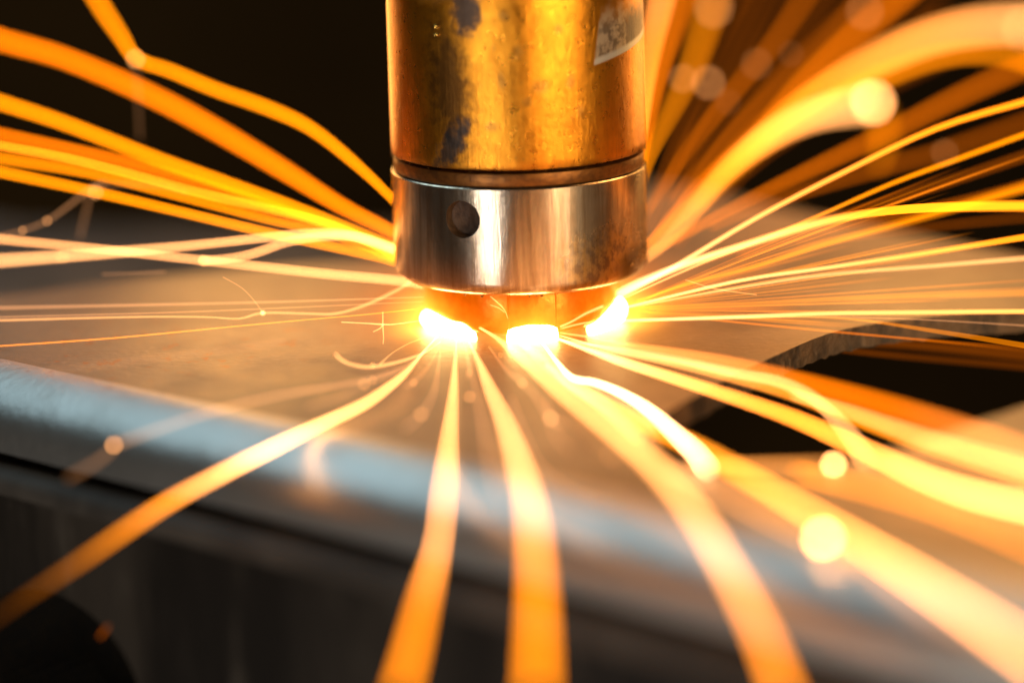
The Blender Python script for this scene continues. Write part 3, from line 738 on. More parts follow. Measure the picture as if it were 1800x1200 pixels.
 ('a', 'great pale arc curving from the melted foot down to the lower frame edge', '',
  [(-5.66,-7.58,1.29,0.076,2.071,0.6),(-3.28,-20.32,3.01,0.192,0.985,0.6),(-0.21,-38.8,5.0,0.157,3.172,0.55),(3.13,-53.39,5.66,0.249,3.053,0.5),(6.76,-65.19,5.73,0.323,2.933,0.45),(10.23,-73.31,4.76,0.372,2.814,0.45),(13.06,-79.69,3.23,0.41,2.695,0.45),(15.66,-87.35,1.19,0.454,2.576,0.5),(17.46,-93.38,-1.15,0.488,2.456,0.45),(19.1,-99.17,-3.38,0.521,2.337,0.18),(20.29,-104.16,-5.74,0.548,2.218,0.05),(20.92,-107.6,-7.26,0.568,2.099,0.03)],
  []),
 ('h', 'white-hot short curve, brightest of all, ending abruptly above the bent edge', '',
  [(0.97,-11.93,1.29,0.121,2.88,0),(2.21,-15.73,0.84,0.161,2.879,0),(3.55,-23.18,0.7,0.192,3.474,0),(4.79,-29.61,0.7,0.139,6.755,0),(5.86,-31.68,0.7,0.152,6.901,0),(7.5,-32.82,0.7,0.155,6.979,0),(10.1,-37.39,0.7,0.106,11.799,0),(12.77,-44.57,0.7,0.121,12.709,0),(15.13,-54.61,0.7,0.142,13.146,0),(16.67,-61.55,0.7,0.157,12.217,0),(17.31,-66.75,0.7,0.168,10.385,0)],
  []),
 ('y', 'golden streak merging under the white-hot curve', '',
  [(-1.35,-11.99,1.03,0.214,0.845,0.7),(1.04,-36.83,5.09,0.145,2.692,0.7),(3.63,-42.83,4.2,0.181,2.468,0.6),(6.47,-46.81,3.2,0.204,2.244,0.5),(9.52,-50.89,1.43,0.227,2.019,0.5),(11.34,-55.3,0.7,0.144,3.106,0.4)],
  []),
 ('a', 'wide amber ribbon running from the white-hot curve to the lower corner', '',
  [(2.38,-24.34,0.7,0.201,1.336,0.5),(5.17,-39.54,2.04,0.157,3.484,0.4),(10.12,-50.78,1.87,0.227,3.345,0.12),(15.3,-61.18,1.98,0.292,3.205,0.05),(20.23,-69.55,1.11,0.343,3.066,0.1),(24.71,-79.32,0.7,0.194,5.961,0.22),(28.71,-89.93,0.7,0.216,5.929,0.32),(32.36,-100.05,0.7,0.237,5.819,0.4),(35.68,-109.83,0.7,0.258,5.655,0.48),(38.7,-119.15,0.7,0.277,5.451,0.52),(40.13,-123.48,0.7,0.286,5.174,0.52)],
  []),
 ('y', 'brightest yellow ribbon passing over the cut opening toward the frame edge', '',
  [(2.62,-11.94,1.25,0.102,1.944,0.9),(4.17,-16.55,1.54,0.158,1.869,0.9),(8.04,-27.39,2.63,0.199,2.849,0.8),(10.85,-35.27,3.42,0.132,5.934,0.55),(17.61,-41.35,2.5,0.169,5.676,0.25),(26.19,-49.13,1.22,0.215,5.418,0.08),(31.94,-58.5,0.7,0.15,9.201,0.12),(36.95,-70.09,0.7,0.175,9.51,0.3),(41.02,-76.8,0.7,0.189,9.346,0.4),(45.51,-81.5,0.7,0.199,9.023,0.45),(47.77,-83.45,0.7,0.203,8.564,0.45)],
  []),
 ('a', 'dull orange streak slanting under the brightest yellow ribbon', '',
  [(25.81,-68.69,0.7,0.172,2.46,0),(29.77,-72.46,0.7,0.18,2.273,0),(37.45,-80.97,0.7,0.197,2.12,0),(43.7,-91.52,0.7,0.22,1.946,0),(45.52,-95.22,0.7,0.227,1.704,0)],
  []),
 ('a', 'orange ribbon third from the top over the cut opening with a bright upper rim', '',
  [(4.26,-12.03,0.89,0.082,0.971,0.8),(7.7,-18.01,1.2,0.171,0.882,0.8),(11.32,-24.19,1.67,0.2,1.076,0.6),(18.01,-35.42,2.82,0.132,2.736,0.35),(26.84,-42.46,1.86,0.175,2.582,0.1),(33.06,-49.2,0.94,0.215,2.429,0),(38.7,-57.9,0.7,0.149,4.035,0.1),(47.47,-70.67,0.7,0.176,4.129,0.3),(49.52,-74.25,0.7,0.183,3.908,0.35)],
  []),
 ('w', 'narrow pale line drawn along an orange ribbon over the cut opening', '',
  [(28.46,-40.18,0.7,0.112,2.195,0),(33.32,-47.04,0.7,0.126,2.275,0),(38.93,-56.25,0.7,0.146,2.321,0),(43.34,-62.44,0.7,0.159,2.225,0),(47.88,-68.4,0.7,0.171,2.087,0),(50.02,-71.66,0.7,0.178,1.892,0)],
  []),
 ('o', 'broad dark orange band, uppermost over the cut opening', '',
  [(4.27,-11.95,1.21,0.082,0.761,0.5),(7.71,-18.18,2.11,0.151,0.691,0.4),(11.31,-24.82,2.88,0.189,0.93,0.3),(20.03,-40.74,4.95,0.169,2.143,0.2),(27.86,-55.05,6.03,0.26,2.022,0),(35.45,-65.13,5.97,0.323,1.902,0),(42.72,-73.21,5.19,0.372,1.782,0.15),(46.36,-76.42,4.45,0.391,1.661,0.3),(49.01,-76.67,3.45,0.391,1.541,0.3)],
  []),
 ('w', 'hooked cream streak bending down to a rounded tip over the cut opening', '',
  [(2.61,-11.99,1.06,0.082,1.022,0),(5.17,-15.26,0.98,0.144,0.938,0),(11.39,-22.68,1.74,0.195,1.064,0),(17.32,-29.93,2.12,0.21,1.503,0),(22.65,-36.54,2.29,0.139,2.848,0),(26.4,-39.5,2.2,0.157,2.718,0),(29.12,-42.5,1.68,0.175,2.589,0),(31.19,-45.49,0.7,0.15,3.116,0),(32.36,-54.99,0.7,0.143,4.019,0),(32.78,-60.43,0.7,0.154,3.988,0),(32.99,-65.07,0.7,0.164,3.888,0)],
  []),
 ('a', 'level amber streak ending in a bright round disc inside the cut opening', '',
  [(16.82,-50.3,-3.45,0.215,1.492,0.15),(21.27,-57.04,-1.94,0.26,1.301,0.3),(25.54,-60.26,-1.1,0.281,1.109,0.3),(30.09,-62.63,-0.47,0.297,0.918,0.3)],
  [(29.86,-64.64,0.19,0.292,25.99)]),
 ('p', 'peach trail ending in a large round disc beside the wide amber ribbon', '',
  [(13.76,-67.59,0.7,0.169,1.226,0),(17.44,-73.78,0.7,0.182,1.108,0),(21.91,-82.59,0.7,0.201,0.986,0),(25.93,-89.69,0.7,0.216,0.839,0)],
  [(25.9,-90.9,1.2,0.447,27.73)]),
 ('p', 'faint smear dropping from the bright disc inside the cut opening', '',
  [(30.32,-62.19,-2.07,0.292,0.204,0),(29.71,-64.52,-4.75,0.302,0.126,0)],
  []),
 ('y', 'thin bright yellow line rising highest across the dark gap, longest straight one', '',
  [(10.83,-6.02,3.51,0.161,1.706,0.8),(12.91,-4.77,4.4,0.182,1.706,0.8),(18.33,-3.61,6.96,0.192,1.706,0.6),(28.22,-1.77,12.23,0.202,1.706,0.3),(39.01,0.48,17.08,0.223,1.706,0.1),(50.0,3.65,21.31,0.265,1.706,0),(61.01,6.4,23.8,0.308,1.706,0),(63.77,6.57,24.47,0.308,1.706,0)],
  []),
 ('y', 'boldest yellow line of the fan, bending level near the frame edge', '',
  [(10.57,-3.96,3.45,0.202,2.303,0.9),(12.71,-1.79,4.0,0.347,1.89,0.9),(15.85,-0.43,5.0,0.319,2.063,0.8),(20.46,-0.02,6.6,0.265,2.303,0.6),(28.42,0.54,8.84,0.265,2.303,0.4),(36.38,0.49,11.0,0.381,1.848,0.15),(43.05,-8.77,14.0,0.523,1.755,0),(50.41,-17.42,16.0,0.552,1.755,0),(58.3,-23.16,17.0,0.499,1.755,0)],
  []),
 ('a', 'slim orange line between the two bold yellow lines of the fan', '',
  [(11.68,-9.83,4.58,0.08,0.935,0.6),(19.92,-8.04,7.7,0.1,0.935,0.5),(25.57,-6.58,9.47,0.12,0.935,0.3),(34.88,-3.79,12.46,0.161,0.935,0.05),(44.11,-0.93,15.63,0.202,0.935,0),(52.33,1.73,17.87,0.244,0.935,0),(60.53,3.4,20.32,0.265,0.935,0),(63.39,4.2,21.0,0.243,1.023,0)],
  []),
 ('y', 'slim amber line under the boldest yellow line, straight to the frame edge', '',
  [(11.36,-9.11,3.4,0.1,1.621,0.8),(12.83,-9.07,3.55,0.1,1.621,0.8),(25.18,-7.02,5.69,0.13,1.621,0.6),(35.73,-5.25,6.58,0.161,1.621,0.4),(46.51,-2.98,7.38,0.202,1.621,0.1),(58.86,-6.84,10.0,0.37,1.235,0),(61.82,-5.27,10.0,0.353,1.235,0)],
  []),
 ('w', 'pale yellow line just under the slim amber line of the fan', '',
  [(11.32,-10.08,3.56,0.08,0.787,0),(12.78,-10.06,3.65,0.08,0.787,0),(25.12,-7.69,5.02,0.12,0.787,0),(35.71,-5.45,5.8,0.161,0.787,0),(48.96,-4.29,6.29,0.182,0.787,0),(59.3,-4.7,7.0,0.292,0.6,0),(62.1,-4.1,7.0,0.279,0.626,0)],
  []),
 ('y', 'bright level line running just above the rough cut edge', '',
  [(10.99,-9.48,1.92,0.1,1.706,0.8),(12.56,-8.53,1.65,0.12,1.706,0.8),(25.15,-7.07,1.37,0.151,1.706,0.6),(35.58,-6.63,1.4,0.164,1.676,0.4),(45.84,-8.05,1.6,0.225,1.3,0.3),(61.09,-10.03,1.8,0.274,1.3,0.25)],
  []),
 ('a', 'soft golden line dividing the fan over the lit plate', '',
  [(11.32,-10.14,3.3,0.08,0.374,0),(13.02,-9.14,3.29,0.1,0.374,0),(27.87,-5.23,2.52,0.182,0.374,0),(38.66,-2.74,2.2,0.206,0.406,0),(59.27,-5.29,3.0,0.445,0.285,0),(61.96,-5.3,3.0,0.445,0.285,0)],
  []),
 ('a', 'blurry orange line rising over the far plate edge', '',
  [(13.38,-8.93,4.12,0.1,0.623,0),(20.0,-6.55,5.51,0.14,0.623,0),(28.07,-3.18,6.61,0.202,0.623,0),(36.48,1.41,8.09,0.287,0.623,0),(47.65,5.11,9.96,0.351,0.623,0),(62.09,11.23,12.33,0.462,0.623,0),(64.91,11.41,13.07,0.462,0.623,0)],
  []),
 ('a', 'thin drooping golden thread crossing the rough cut edge', '',
  [(11.9,-11.43,2.17,0.059,0.374,0),(27.31,-11.38,2.35,0.059,0.374,0),(37.84,-9.6,1.43,0.1,0.374,0),(47.89,-11.81,0.2,0.251,0.285,0),(57.61,-14.87,-1.0,0.328,0.285,0),(59.98,-16.21,-1.2,0.326,0.285,0)],
  []),
 ('p', 'hair-thin thread skimming the top of the rough cut edge', '',
  [(13.19,-12.31,2.62,0.048,0.19,0),(31.66,-12.16,2.42,0.049,0.199,0),(45.4,-11.09,1.52,0.069,0.213,0),(58.28,-10.99,0.4,0.13,0.163,0),(60.78,-11.83,0.4,0.144,0.163,0)],
  []),
 ('o', 'brown blurred band glowing inside the cut opening under its rough edge', '',
  [(39.82,0.42,-4.0,0.334,0.093,0),(46.99,2.5,-5.0,0.479,0.082,0),(60.38,-0.04,-6.0,0.699,0.072,0),(62.87,-1.41,-6.0,0.717,0.072,0)],
  []),
 ('o', 'second brown band inside the cut opening, lower and dimmer', '',
  [(38.5,0.87,-5.0,0.145,0.117,0),(46.73,0.58,-6.0,0.312,0.063,0),(60.11,-1.63,-7.0,0.467,0.047,0),(62.5,-3.51,-7.0,0.502,0.045,0)],
  []),
 ('w', 'short bright thread bridging the front foot and the far melted foot', '',
  [(4.28,-12.14,2.0,0.117,0.8,0),(5.63,-11.42,2.4,0.107,0.8,0),(7.35,-9.31,2.8,0.101,1.033,0),(9.4,-8.32,3.4,0.127,0.988,0)],
  []),
 ('w', 'short level thread joining the two melted feet low on the nut', '',
  [(4.3,-10.8,1.4,0.086,0.853,0),(6.64,-10.5,1.88,0.08,0.919,0),(9.33,-9.48,1.9,0.1,0.919,0)],
  []),
 ('w', 'thin pale thread between the front foot and the hooked-spark foot', '',
  [(-6.93,-9.2,3.02,0.1,1.05,0),(-4.94,-10.23,2.94,0.08,1.05,0),(-3.29,-10.37,2.39,0.08,1.05,0),(-1.64,-10.45,2.09,0.08,1.05,0)],
  []),
 ('y', 'lower golden thread between the same two melted feet', '',
  [(-6.96,-8.36,2.34,0.12,1.365,0),(-4.65,-8.54,1.64,0.12,1.365,0),(-1.68,-9.12,0.6,0.177,1.077,0)],
  []),
 ('w', 'tiny twig of light on the nut, forked end below the collar lip', '',
  [(-3.73,-11.93,5.76,0.046,0.746,0),(-2.83,-11.38,4.79,0.05,0.893,0),(-2.13,-12.13,4.14,0.047,0.782,0),(-1.76,-12.75,3.26,0.045,0.71,0)],
  []),
 ('w', 'lower tine of the tiny fork of light on the nut', '',
  [(-3.75,-12.54,4.89,0.044,0.6,0),(-2.84,-12.25,4.46,0.046,0.639,0),(-2.13,-12.57,3.97,0.045,0.609,0)],
  []),
 ('w', 'fine stray hair crossing the lower rays of the fan near the collar', '',
  [(18.86,-11.99,7.12,0.044,0.5,0),(22.47,-11.89,5.92,0.046,0.533,0),(27.03,-12.45,5.25,0.044,0.5,0)],
  []),
 ('a', 'bright amber arc ending in a large blurred disc behind the head', '',
  [(12.94,11.04,3.65,0.121,2.297,0.3),(17.02,15.71,4.69,0.184,1.724,0.3),(22.67,32.78,5.89,0.289,1.823,0.2),(28.49,51.57,7.59,0.404,2.386,0.1),(34.55,68.48,8.39,0.508,3.048,0.2),(40.83,82.94,8.65,0.598,2.915,0.35),(47.42,98.14,7.75,0.694,2.781,0.5),(57.57,122.72,4.81,0.853,2.648,0.6)],
  [(58.24,124.35,4.71,0.81,13.86),(52.35,87.69,11.49,0.585,3.47)]),
 ('a', 'fading tail dropping under the large blurred disc behind the head', '',
  [(58.35,118.19,4.33,0.825,0.603,0),(56.46,97.18,3.88,0.694,0.525,0),(52.15,70.99,4.41,0.53,0.446,0)],
  []),
 ('a', 'huge pale arc sweeping up and over to the top corner', '',
  [(13.66,11.2,4.31,0.121,1.028,0.1),(21.06,27.29,6.96,0.253,0.934,0.1),(30.24,48.95,9.84,0.384,1.359,0.05),(38.15,66.09,12.64,0.487,2.195,0.05),(47.54,84.38,14.44,0.598,2.834,0.1),(58.38,104.17,15.78,0.72,2.741,0.2),(66.52,112.77,17.03,0.771,2.648,0.3),(75.55,125.64,16.49,0.853,2.555,0.4),(84.34,134.46,15.45,0.909,2.462,0.5),(90.84,138.8,14.13,0.939,2.369,0.5)],
  [(83.84,131.62,15.1,0.838,2.6)]),
 ('a', 'amber band hugging the underside of the huge pale arc', '',
  [(23.1,24.77,8.16,0.235,0.317,0),(31.79,40.27,12.15,0.326,0.61,0),(40.8,53.44,15.08,0.404,1.173,0),(49.13,63.82,17.18,0.465,1.407,0),(57.69,67.85,19.74,0.487,1.348,0),(64.17,68.13,20.82,0.487,1.289,0),(71.21,71.3,19.69,0.508,1.23,0),(77.49,74.11,16.89,0.53,1.171,0)],
  []),
 ('o', 'straight deep orange ray slanting up to the top edge behind the head', '',
  [(15.83,11.7,6.31,0.12,1.382,0),(23.03,25.44,10.85,0.235,1.025,0),(32.36,43.86,14.35,0.345,0.979,0),(40.08,60.7,18.06,0.444,0.932,0),(47.61,71.92,22.18,0.508,0.885,0),(56.0,87.16,25.57,0.598,0.839,0),(60.22,91.51,27.96,0.622,0.792,0)],
  [(53.5,98.54,22.98,0.632,1.39)]),
 ('o', 'straight dull orange ray crossing below the huge arc', '',
  [(16.51,11.52,5.61,0.12,1.106,0),(29.31,22.36,9.58,0.218,0.82,0),(40.51,37.07,11.28,0.307,0.783,0),(50.59,46.75,13.6,0.364,0.746,0),(61.09,56.97,16.26,0.424,0.708,0),(73.0,67.68,19.03,0.487,0.671,0),(76.26,68.01,20.36,0.487,0.634,0)],
  []),
 ('a', 'dim amber streak with three blurred discs close behind the copper head', '',
  [(14.96,13.41,13.16,0.284,0.705,0),(16.48,23.27,14.53,0.228,1.099,0),(18.47,33.81,15.85,0.28,1.102,0),(22.13,54.03,17.45,0.404,1.049,0),(25.5,71.25,19.51,0.508,0.997,0),(29.33,94.16,23.24,0.645,0.944,0),(31.03,102.82,26.5,0.694,0.892,0)],
  [(31.22,106.8,22.93,0.681,2.43),(23.76,67.09,18.31,0.454,1.73),(28.64,84.66,14.89,0.563,2.6)]),
 ('y', 'golden streak rising right along the edge of the copper head', '',
  [(14.48,13.58,13.86,0.215,2.388,0.1),(15.68,21.92,18.8,0.201,3.032,0.1),(17.08,36.85,22.22,0.289,2.866,0.1),(18.73,52.77,25.16,0.384,2.699,0.1),(20.65,69.81,27.56,0.487,2.532,0.2),(21.93,77.43,30.24,0.53,2.365,0.2)],
  []),
 ('o', 'deep orange streak beside the golden one at the edge of the copper head', '',
  [(15.08,13.92,15.21,0.284,0.876,0),(16.99,27.54,19.27,0.235,1.403,0),(19.55,46.02,23.03,0.345,1.305,0),(22.66,66.12,26.38,0.465,1.207,0),(25.05,77.41,30.16,0.53,1.109,0)],
  []),
 ('o', 'brown blurred ray, first right of the three blurred discs', '',
  [(15.94,12.72,10.4,0.215,0.373,0),(19.27,23.12,12.64,0.218,0.474,0),(24.38,35.43,16.54,0.289,0.448,0),(33.14,52.14,22.62,0.384,0.422,0),(36.86,59.23,25.35,0.424,0.396,0),(41.89,67.16,30.55,0.465,0.37,0)],
  [(35.21,78.0,18.5,0.518,0.78),(29.58,59.57,15.96,0.414,0.35)]),
 ('o', 'second brown blurred ray beside the three blurred discs, fainter', '',
  [(18.79,13.04,11.7,0.284,0.188,0),(23.86,28.75,12.8,0.253,0.301,0),(34.3,48.16,19.23,0.364,0.28,0),(41.72,61.9,22.87,0.444,0.259,0),(50.29,73.36,27.95,0.508,0.238,0)],
  [(38.47,61.14,22.27,0.414,0.43)]),
 ('o', 'wide brown ray low between the thin yellow lines and dull orange ray', '',
  [(23.62,12.16,8.16,0.121,0.504,0),(33.47,24.97,8.96,0.235,0.367,0),(50.07,42.69,9.68,0.345,0.342,0),(58.13,49.05,10.26,0.384,0.316,0),(74.17,56.33,13.72,0.424,0.29,0)],
  [(60.0,60.98,7.83,0.434,0.87)]),
 ('o', 'dim brown ray between the slim orange line and the boldest yellow line', '',
  [(19.97,10.99,3.47,0.12,0.461,0),(29.28,12.57,6.12,0.122,0.438,0),(37.9,13.94,8.2,0.168,0.311,0),(52.94,20.04,11.24,0.201,0.287,0),(67.92,23.72,15.06,0.218,0.264,0)],
  []),
 ('o', 'dim russet ray just above the level part of the boldest yellow line', '',
  [(27.05,11.29,4.66,0.12,0.645,0),(37.91,14.05,7.02,0.125,0.627,0),(49.32,16.66,8.5,0.184,0.435,0),(58.64,19.65,9.7,0.201,0.402,0),(67.82,22.78,11.27,0.218,0.37,0)],
  []),
 ('o', 'faint russet ray under the boldest yellow line near the frame edge', '',
  [(34.12,11.58,5.84,0.12,0.276,0),(44.6,11.05,7.11,0.151,0.196,0),(55.98,16.29,7.02,0.184,0.177,0),(67.18,19.03,7.18,0.201,0.158,0)],
  []),
 ('o', 'one of the faint hair-thin golden lines filling the fan between its bolder lines', 'faint lines of the spark fan',
  [(15.68,-10.24,5.34,0.067,0.207,0),(28.27,-8.37,10.1,0.081,0.207,0),(40.99,-5.92,14.44,0.109,0.166,0),(52.01,-3.63,18.06,0.136,0.0,0)],
  []),
 ('a', 'one of the faint hair-thin golden lines filling the fan between its bolder lines', 'faint lines of the spark fan',
  [(15.09,-11.37,5.29,0.049,0.192,0),(28.45,-9.7,10.14,0.054,0.203,0),(41.9,-7.68,14.59,0.073,0.162,0),(53.5,-5.83,18.31,0.091,0.0,0)],
  []),
 ('y', 'one of the faint hair-thin golden lines filling the fan between its bolder lines', 'faint lines of the spark fan',
  [(14.53,-10.02,4.66,0.075,0.698,0),(31.08,-7.86,10.28,0.09,0.698,0),(47.81,-5.04,15.4,0.121,0.559,0),(62.31,-2.43,19.68,0.152,0.0,0)],
  []),
 ('a', 'one of the faint hair-thin golden lines filling the fan between its bolder lines', 'faint lines of the spark fan',
  [(12.54,-11.83,4.37,0.048,0.155,0),(25.7,-10.37,8.6,0.05,0.169,0),(38.93,-8.59,12.48,0.065,0.138,0),(50.34,-6.96,15.72,0.081,0.0,0)],
  []),
 ('y', 'one of the faint hair-thin golden lines filling the fan between its bolder lines', 'faint lines of the spark fan',
  [(12.09,-10.61,3.89,0.067,0.507,0),(20.85,-9.28,6.49,0.081,0.507,0),(29.71,-7.34,8.77,0.108,0.406,0),(37.47,-4.76,10.49,0.104,0.0,0)],
  []),
 ('a', 'one of the faint hair-thin golden lines filling the fan between its bolder lines', 'faint lines of the spark fan',
  [(13.08,-11.84,4.47,0.048,0.287,0),(21.69,-10.83,6.9,0.05,0.313,0),(30.36,-9.48,9.1,0.064,0.257,0),(37.83,-8.22,10.91,0.08,0.0,0)],
  []),
 ('a', 'one of the faint hair-thin golden lines filling the fan between its bolder lines', 'faint lines of the spark fan',
  [(16.0,-9.3,4.58,0.09,0.268,0),(33.86,-7.22,9.24,0.108,0.268,0),(51.95,-4.34,13.43,0.145,0.214,0),(67.66,-1.6,16.91,0.182,0.0,0)],
  []),
 ('y', 'one of the faint hair-thin golden lines filling the fan between its bolder lines', 'faint lines of the spark fan',
  [(12.28,-9.76,3.64,0.086,0.26,0),(21.63,-8.35,5.81,0.103,0.26,0),(31.11,-6.14,7.64,0.138,0.208,0),(39.33,-4.03,9.14,0.174,0.0,0)],
  []),
 ('o', 'one of the faint hair-thin golden lines filling the fan between its bolder lines', 'faint lines of the spark fan',
  [(12.06,-10.01,3.62,0.081,0.216,0),(18.74,-8.85,4.98,0.097,0.216,0),(25.36,-8.78,6.48,0.178,0.132,0),(30.62,-12.86,8.67,0.266,0.0,0)],
  []),
 ('a', 'one of the faint hair-thin golden lines filling the fan between its bolder lines', 'faint lines of the spark fan',
  [(15.87,-10.65,4.52,0.063,0.361,0),(27.32,-9.46,6.71,0.076,0.361,0),(38.88,-7.7,8.62,0.102,0.289,0),(48.89,-6.01,10.19,0.128,0.0,0)],
  []),
 ('a', 'one of the faint hair-thin golden lines filling the fan between its bolder lines', 'faint lines of the spark fan',
  [(13.29,-11.03,4.05,0.058,0.51,0),(27.15,-9.81,6.59,0.07,0.51,0),(41.13,-8.07,8.83,0.094,0.408,0),(53.22,-6.42,10.68,0.117,0.0,0)],
  []),
 ('a', 'one of the faint hair-thin golden lines filling the fan between its bolder lines', 'faint lines of the spark fan',
  [(12.9,-11.65,4.06,0.049,0.308,0),(20.12,-10.92,5.16,0.055,0.324,0),(27.4,-9.77,6.07,0.073,0.259,0),(33.49,-10.43,7.2,0.134,0.0,0)],
  []),
 ('o', 'one of the faint hair-thin golden lines filling the fan between its bolder lines', 'faint lines of the spark fan',
  [(12.72,-10.52,3.72,0.07,0.29,0),(26.68,-9.33,5.64,0.084,0.29,0),(40.79,-7.5,7.26,0.113,0.232,0),(53.01,-5.73,8.58,0.142,0.0,0)],
  []),
 ('a', 'one of the faint hair-thin golden lines filling the fan between its bolder lines', 'faint lines of the spark fan',
  [(15.83,-11.87,4.41,0.048,0.466,0),(26.31,-11.15,5.68,0.05,0.508,0),(36.86,-10.08,6.77,0.064,0.418,0),(45.96,-9.06,7.66,0.08,0.0,0)],
  []),
 ('a', 'one of the faint hair-thin golden lines filling the fan between its bolder lines', 'faint lines of the spark fan',
  [(15.95,-10.18,3.93,0.076,0.165,0),(24.04,-9.23,4.68,0.091,0.165,0),(32.24,-7.56,5.19,0.122,0.132,0),(39.1,-8.04,6.06,0.208,0.0,0)],
  []),
 ('a', 'one of the faint hair-thin golden lines filling the fan between its bolder lines', 'faint lines of the spark fan',
  [(12.01,-10.27,3.48,0.076,0.294,0),(23.12,-9.29,4.32,0.092,0.294,0),(34.35,-7.58,4.92,0.123,0.235,0),(43.96,-6.8,5.58,0.182,0.0,0)],
  []),
 ('a', 'one of the faint hair-thin golden lines filling the fan between its bolder lines', 'faint lines of the spark fan',
  [(14.43,-11.92,4.02,0.048,0.26,0),(22.7,-11.38,4.53,0.05,0.284,0),(31.02,-10.47,4.9,0.065,0.231,0),(38.22,-9.46,5.15,0.077,0.0,0)],
  []),
 ('y', 'one of the faint hair-thin golden lines filling the fan between its bolder lines', 'faint lines of the spark fan',
  [(13.89,-10.37,3.53,0.074,0.298,0),(31.12,-9.45,4.17,0.089,0.298,0),(48.54,-7.84,4.58,0.119,0.239,0),(63.63,-6.25,4.87,0.15,0.0,0)],
  []),
 ('o', 'one of the faint hair-thin golden lines filling the fan between its bolder lines', 'faint lines of the spark fan',
  [(15.17,-11.29,3.73,0.054,0.198,0),(31.73,-10.65,4.11,0.065,0.198,0),(48.42,-9.49,4.32,0.088,0.158,0),(62.84,-8.35,4.45,0.11,0.0,0)],
  []),
 ('y', 'one of the faint hair-thin golden lines filling the fan between its bolder lines', 'faint lines of the spark fan',
  [(14.67,-10.93,3.52,0.063,0.514,0),(27.05,-10.31,3.43,0.075,0.514,0),(39.55,-9.1,3.18,0.101,0.411,0),(49.88,-11.0,3.65,0.193,0.0,0)],
  []),
 ('o', 'one of the faint hair-thin golden lines filling the fan between its bolder lines', 'faint lines of the spark fan',
  [(12.17,-9.3,3.1,0.097,0.404,0),(19.27,-8.39,2.78,0.117,0.404,0),(26.37,-8.04,2.59,0.2,0.252,0),(32.1,-11.23,3.26,0.314,0.0,0)],
  []),
 ('o', 'one of the faint hair-thin golden lines filling the fan between its bolder lines', 'faint lines of the spark fan',
  [(15.55,-10.68,3.27,0.069,0.471,0),(26.36,-10.11,2.76,0.083,0.471,0),(37.13,-10.21,2.4,0.148,0.287,0),(45.82,-14.01,3.0,0.228,0.0,0)],
  []),
 ('a', 'one of the faint hair-thin golden lines filling the fan between its bolder lines', 'faint lines of the spark fan',
  [(13.88,-10.23,3.14,0.079,0.254,0),(21.21,-9.58,2.51,0.095,0.254,0),(28.39,-11.03,2.4,0.19,0.155,0),(34.18,-15.09,3.0,0.258,0.0,0)],
  []),
 ('y', 'one of the faint hair-thin golden lines filling the fan between its bolder lines', 'faint lines of the spark fan',
  [(11.99,-11.3,3.48,0.056,0.332,0),(20.2,-10.93,2.69,0.067,0.332,0),(28.25,-12.52,2.4,0.14,0.203,0),(34.7,-17.28,3.0,0.163,0.0,0)],
  []),
 ('a', 'one of the faint hair-thin golden lines filling the fan between its bolder lines', 'faint lines of the spark fan',
  [(14.12,-9.34,2.81,0.098,0.285,0),(23.32,-8.82,1.8,0.126,0.268,0),(31.88,-14.72,2.4,0.257,0.174,0),(38.94,-19.99,3.0,0.276,0.0,0)],
  []),
 ('o', 'one of the faint hair-thin golden lines filling the fan between its bolder lines', 'faint lines of the spark fan',
  [(14.58,-10.19,2.84,0.081,0.351,0),(31.48,-15.07,1.8,0.159,0.267,0),(47.75,-20.94,1.18,0.126,0.281,0),(59.44,-34.73,3.0,0.125,0.0,0)],
  []),
 ('o', 'one of the dim brown blurred rays crowding the dark gap behind the head', 'dim rays behind the head',
  [(15.18,12.21,8.37,0.121,0.226,0),(20.85,32.4,16.02,0.271,0.161,0),(27.19,55.59,23.7,0.404,0.145,0),(33.17,77.26,29.55,0.53,0.13,0)],
  []),
 ('o', 'one of the dim brown blurred rays crowding the dark gap behind the head', 'dim rays behind the head',
  [(15.73,12.14,8.09,0.121,0.27,0),(21.86,32.15,14.98,0.271,0.192,0),(29.31,55.06,21.57,0.404,0.174,0),(36.44,77.24,29.47,0.53,0.156,0)],
  []),
 ('o', 'one of the dim brown blurred rays crowding the dark gap behind the head', 'dim rays behind the head',
  [(16.29,12.07,7.8,0.121,0.217,0),(23.24,32.16,15.03,0.271,0.155,0),(32.24,55.08,21.65,0.404,0.14,0),(40.82,77.21,29.36,0.53,0.125,0)],
  []),
 ('o', 'one of the dim brown blurred rays crowding the dark gap behind the head', 'dim rays behind the head',
  [(16.85,12.0,7.51,0.121,0.243,0),(24.91,32.15,14.99,0.271,0.173,0),(35.75,55.06,21.59,0.404,0.157,0),(46.09,77.18,29.22,0.53,0.14,0)],
  []),
 ('o', 'one of the dim brown blurred rays crowding the dark gap behind the head', 'dim rays behind the head',
  [(17.4,11.93,7.22,0.121,0.332,0),(26.72,32.12,14.88,0.271,0.236,0),(39.58,55.0,21.36,0.404,0.214,0),(51.85,77.15,29.08,0.53,0.191,0)],
  []),
 ('o', 'one of the dim brown blurred rays crowding the dark gap behind the head', 'dim rays behind the head',
  [(17.96,11.86,6.94,0.121,0.337,0),(28.68,32.16,15.03,0.271,0.24,0),(43.71,55.08,21.65,0.404,0.217,0),(58.02,77.11,28.92,0.53,0.194,0)],
  []),
 ('o', 'one of the dim brown blurred rays crowding the dark gap behind the head', 'dim rays behind the head',
  [(18.51,11.78,6.65,0.121,0.247,0),(29.89,31.92,14.08,0.271,0.176,0),(46.26,54.59,19.7,0.404,0.159,0),(61.86,76.43,26.22,0.53,0.142,0)],
  []),
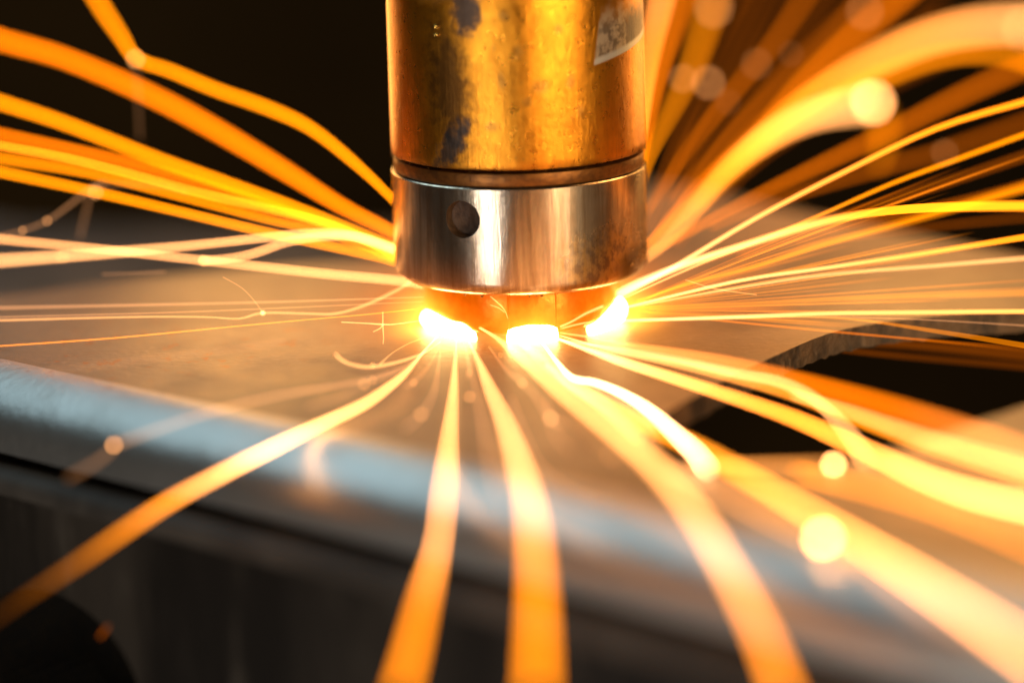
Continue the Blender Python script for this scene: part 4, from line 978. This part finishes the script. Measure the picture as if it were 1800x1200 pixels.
 ('o', 'one of the dim brown blurred rays crowding the dark gap behind the head', 'dim rays behind the head',
  [(19.07,11.71,6.36,0.121,0.333,0),(31.27,32.18,15.14,0.271,0.237,0),(49.19,55.13,21.87,0.404,0.215,0),(66.12,76.04,24.65,0.53,0.192,0)],
  []),
 ('o', 'one of the dim brown blurred rays crowding the dark gap behind the head', 'dim rays behind the head',
  [(19.62,11.64,6.08,0.121,0.163,0),(32.8,31.85,13.81,0.271,0.116,0),(52.41,54.45,19.13,0.404,0.105,0),(71.02,75.59,22.85,0.53,0.094,0)],
  []),
]

# ------------------------------------------------------------------ sparks: glowing wires on their real paths (x, y, z, radius in mm, heat)
def tube(pts, sub=4, sides=6):
    bm = bmesh.new(); hl = bm.verts.layers.float.new('spark_heat'); wl = bm.verts.layers.float.new('spark_white')
    P = spline(pts, False, sub)
    V = [Vector(p[:3]) for p in P]; rows = []
    for i, p in enumerate(P):
        tg = (V[min(i + 1, len(V) - 1)] - V[max(i - 1, 0)]).normalized()
        a = tg.cross(Vector((0, 0, 1)) if abs(tg.z) < .9 else Vector((1, 0, 0))).normalized(); b = tg.cross(a)
        row = []
        for k in range(sides):
            an = 2 * math.pi * k / sides
            v = bm.verts.new(V[i] + (a * math.cos(an) + b * math.sin(an)) * max(p[3], .02)); v[hl] = max(p[4], 0); v[wl] = min(max(p[5], 0), 1); row.append(v)
        rows.append(row)
    for i in range(len(rows) - 1):
        for k in range(sides):
            k2 = (k + 1) % sides
            bm.faces.new((rows[i][k], rows[i][k2], rows[i + 1][k2], rows[i + 1][k]))
    bm.faces.new(rows[0][::-1]); bm.faces.new(rows[-1])
    return bm
for colr, label, grp, pts, beads in SPARKS:
    base = pts[0][:3]
    o = obj('spark_trail', tube([(p[0] - base[0], p[1] - base[1], p[2] - base[2], p[3], p[4], p[5]) for p in pts]), GLOW[colr])
    o.location = Vector(base) * MM
    tag(o, label, 'spark trail', grp or 'sparks thrown out from the weld')
    for bx, by, bz, br, bh in beads:
        bm = bmesh.new(); hl = bm.verts.layers.float.new('spark_heat')
        bmesh.ops.create_icosphere(bm, subdivisions=2, radius=br)
        for v in bm.verts: v[hl] = bh
        b = obj('spark_bead', bm, GLOW['w'], o)
        b.location = (Vector((bx, by, bz)) - Vector(base)) * MM
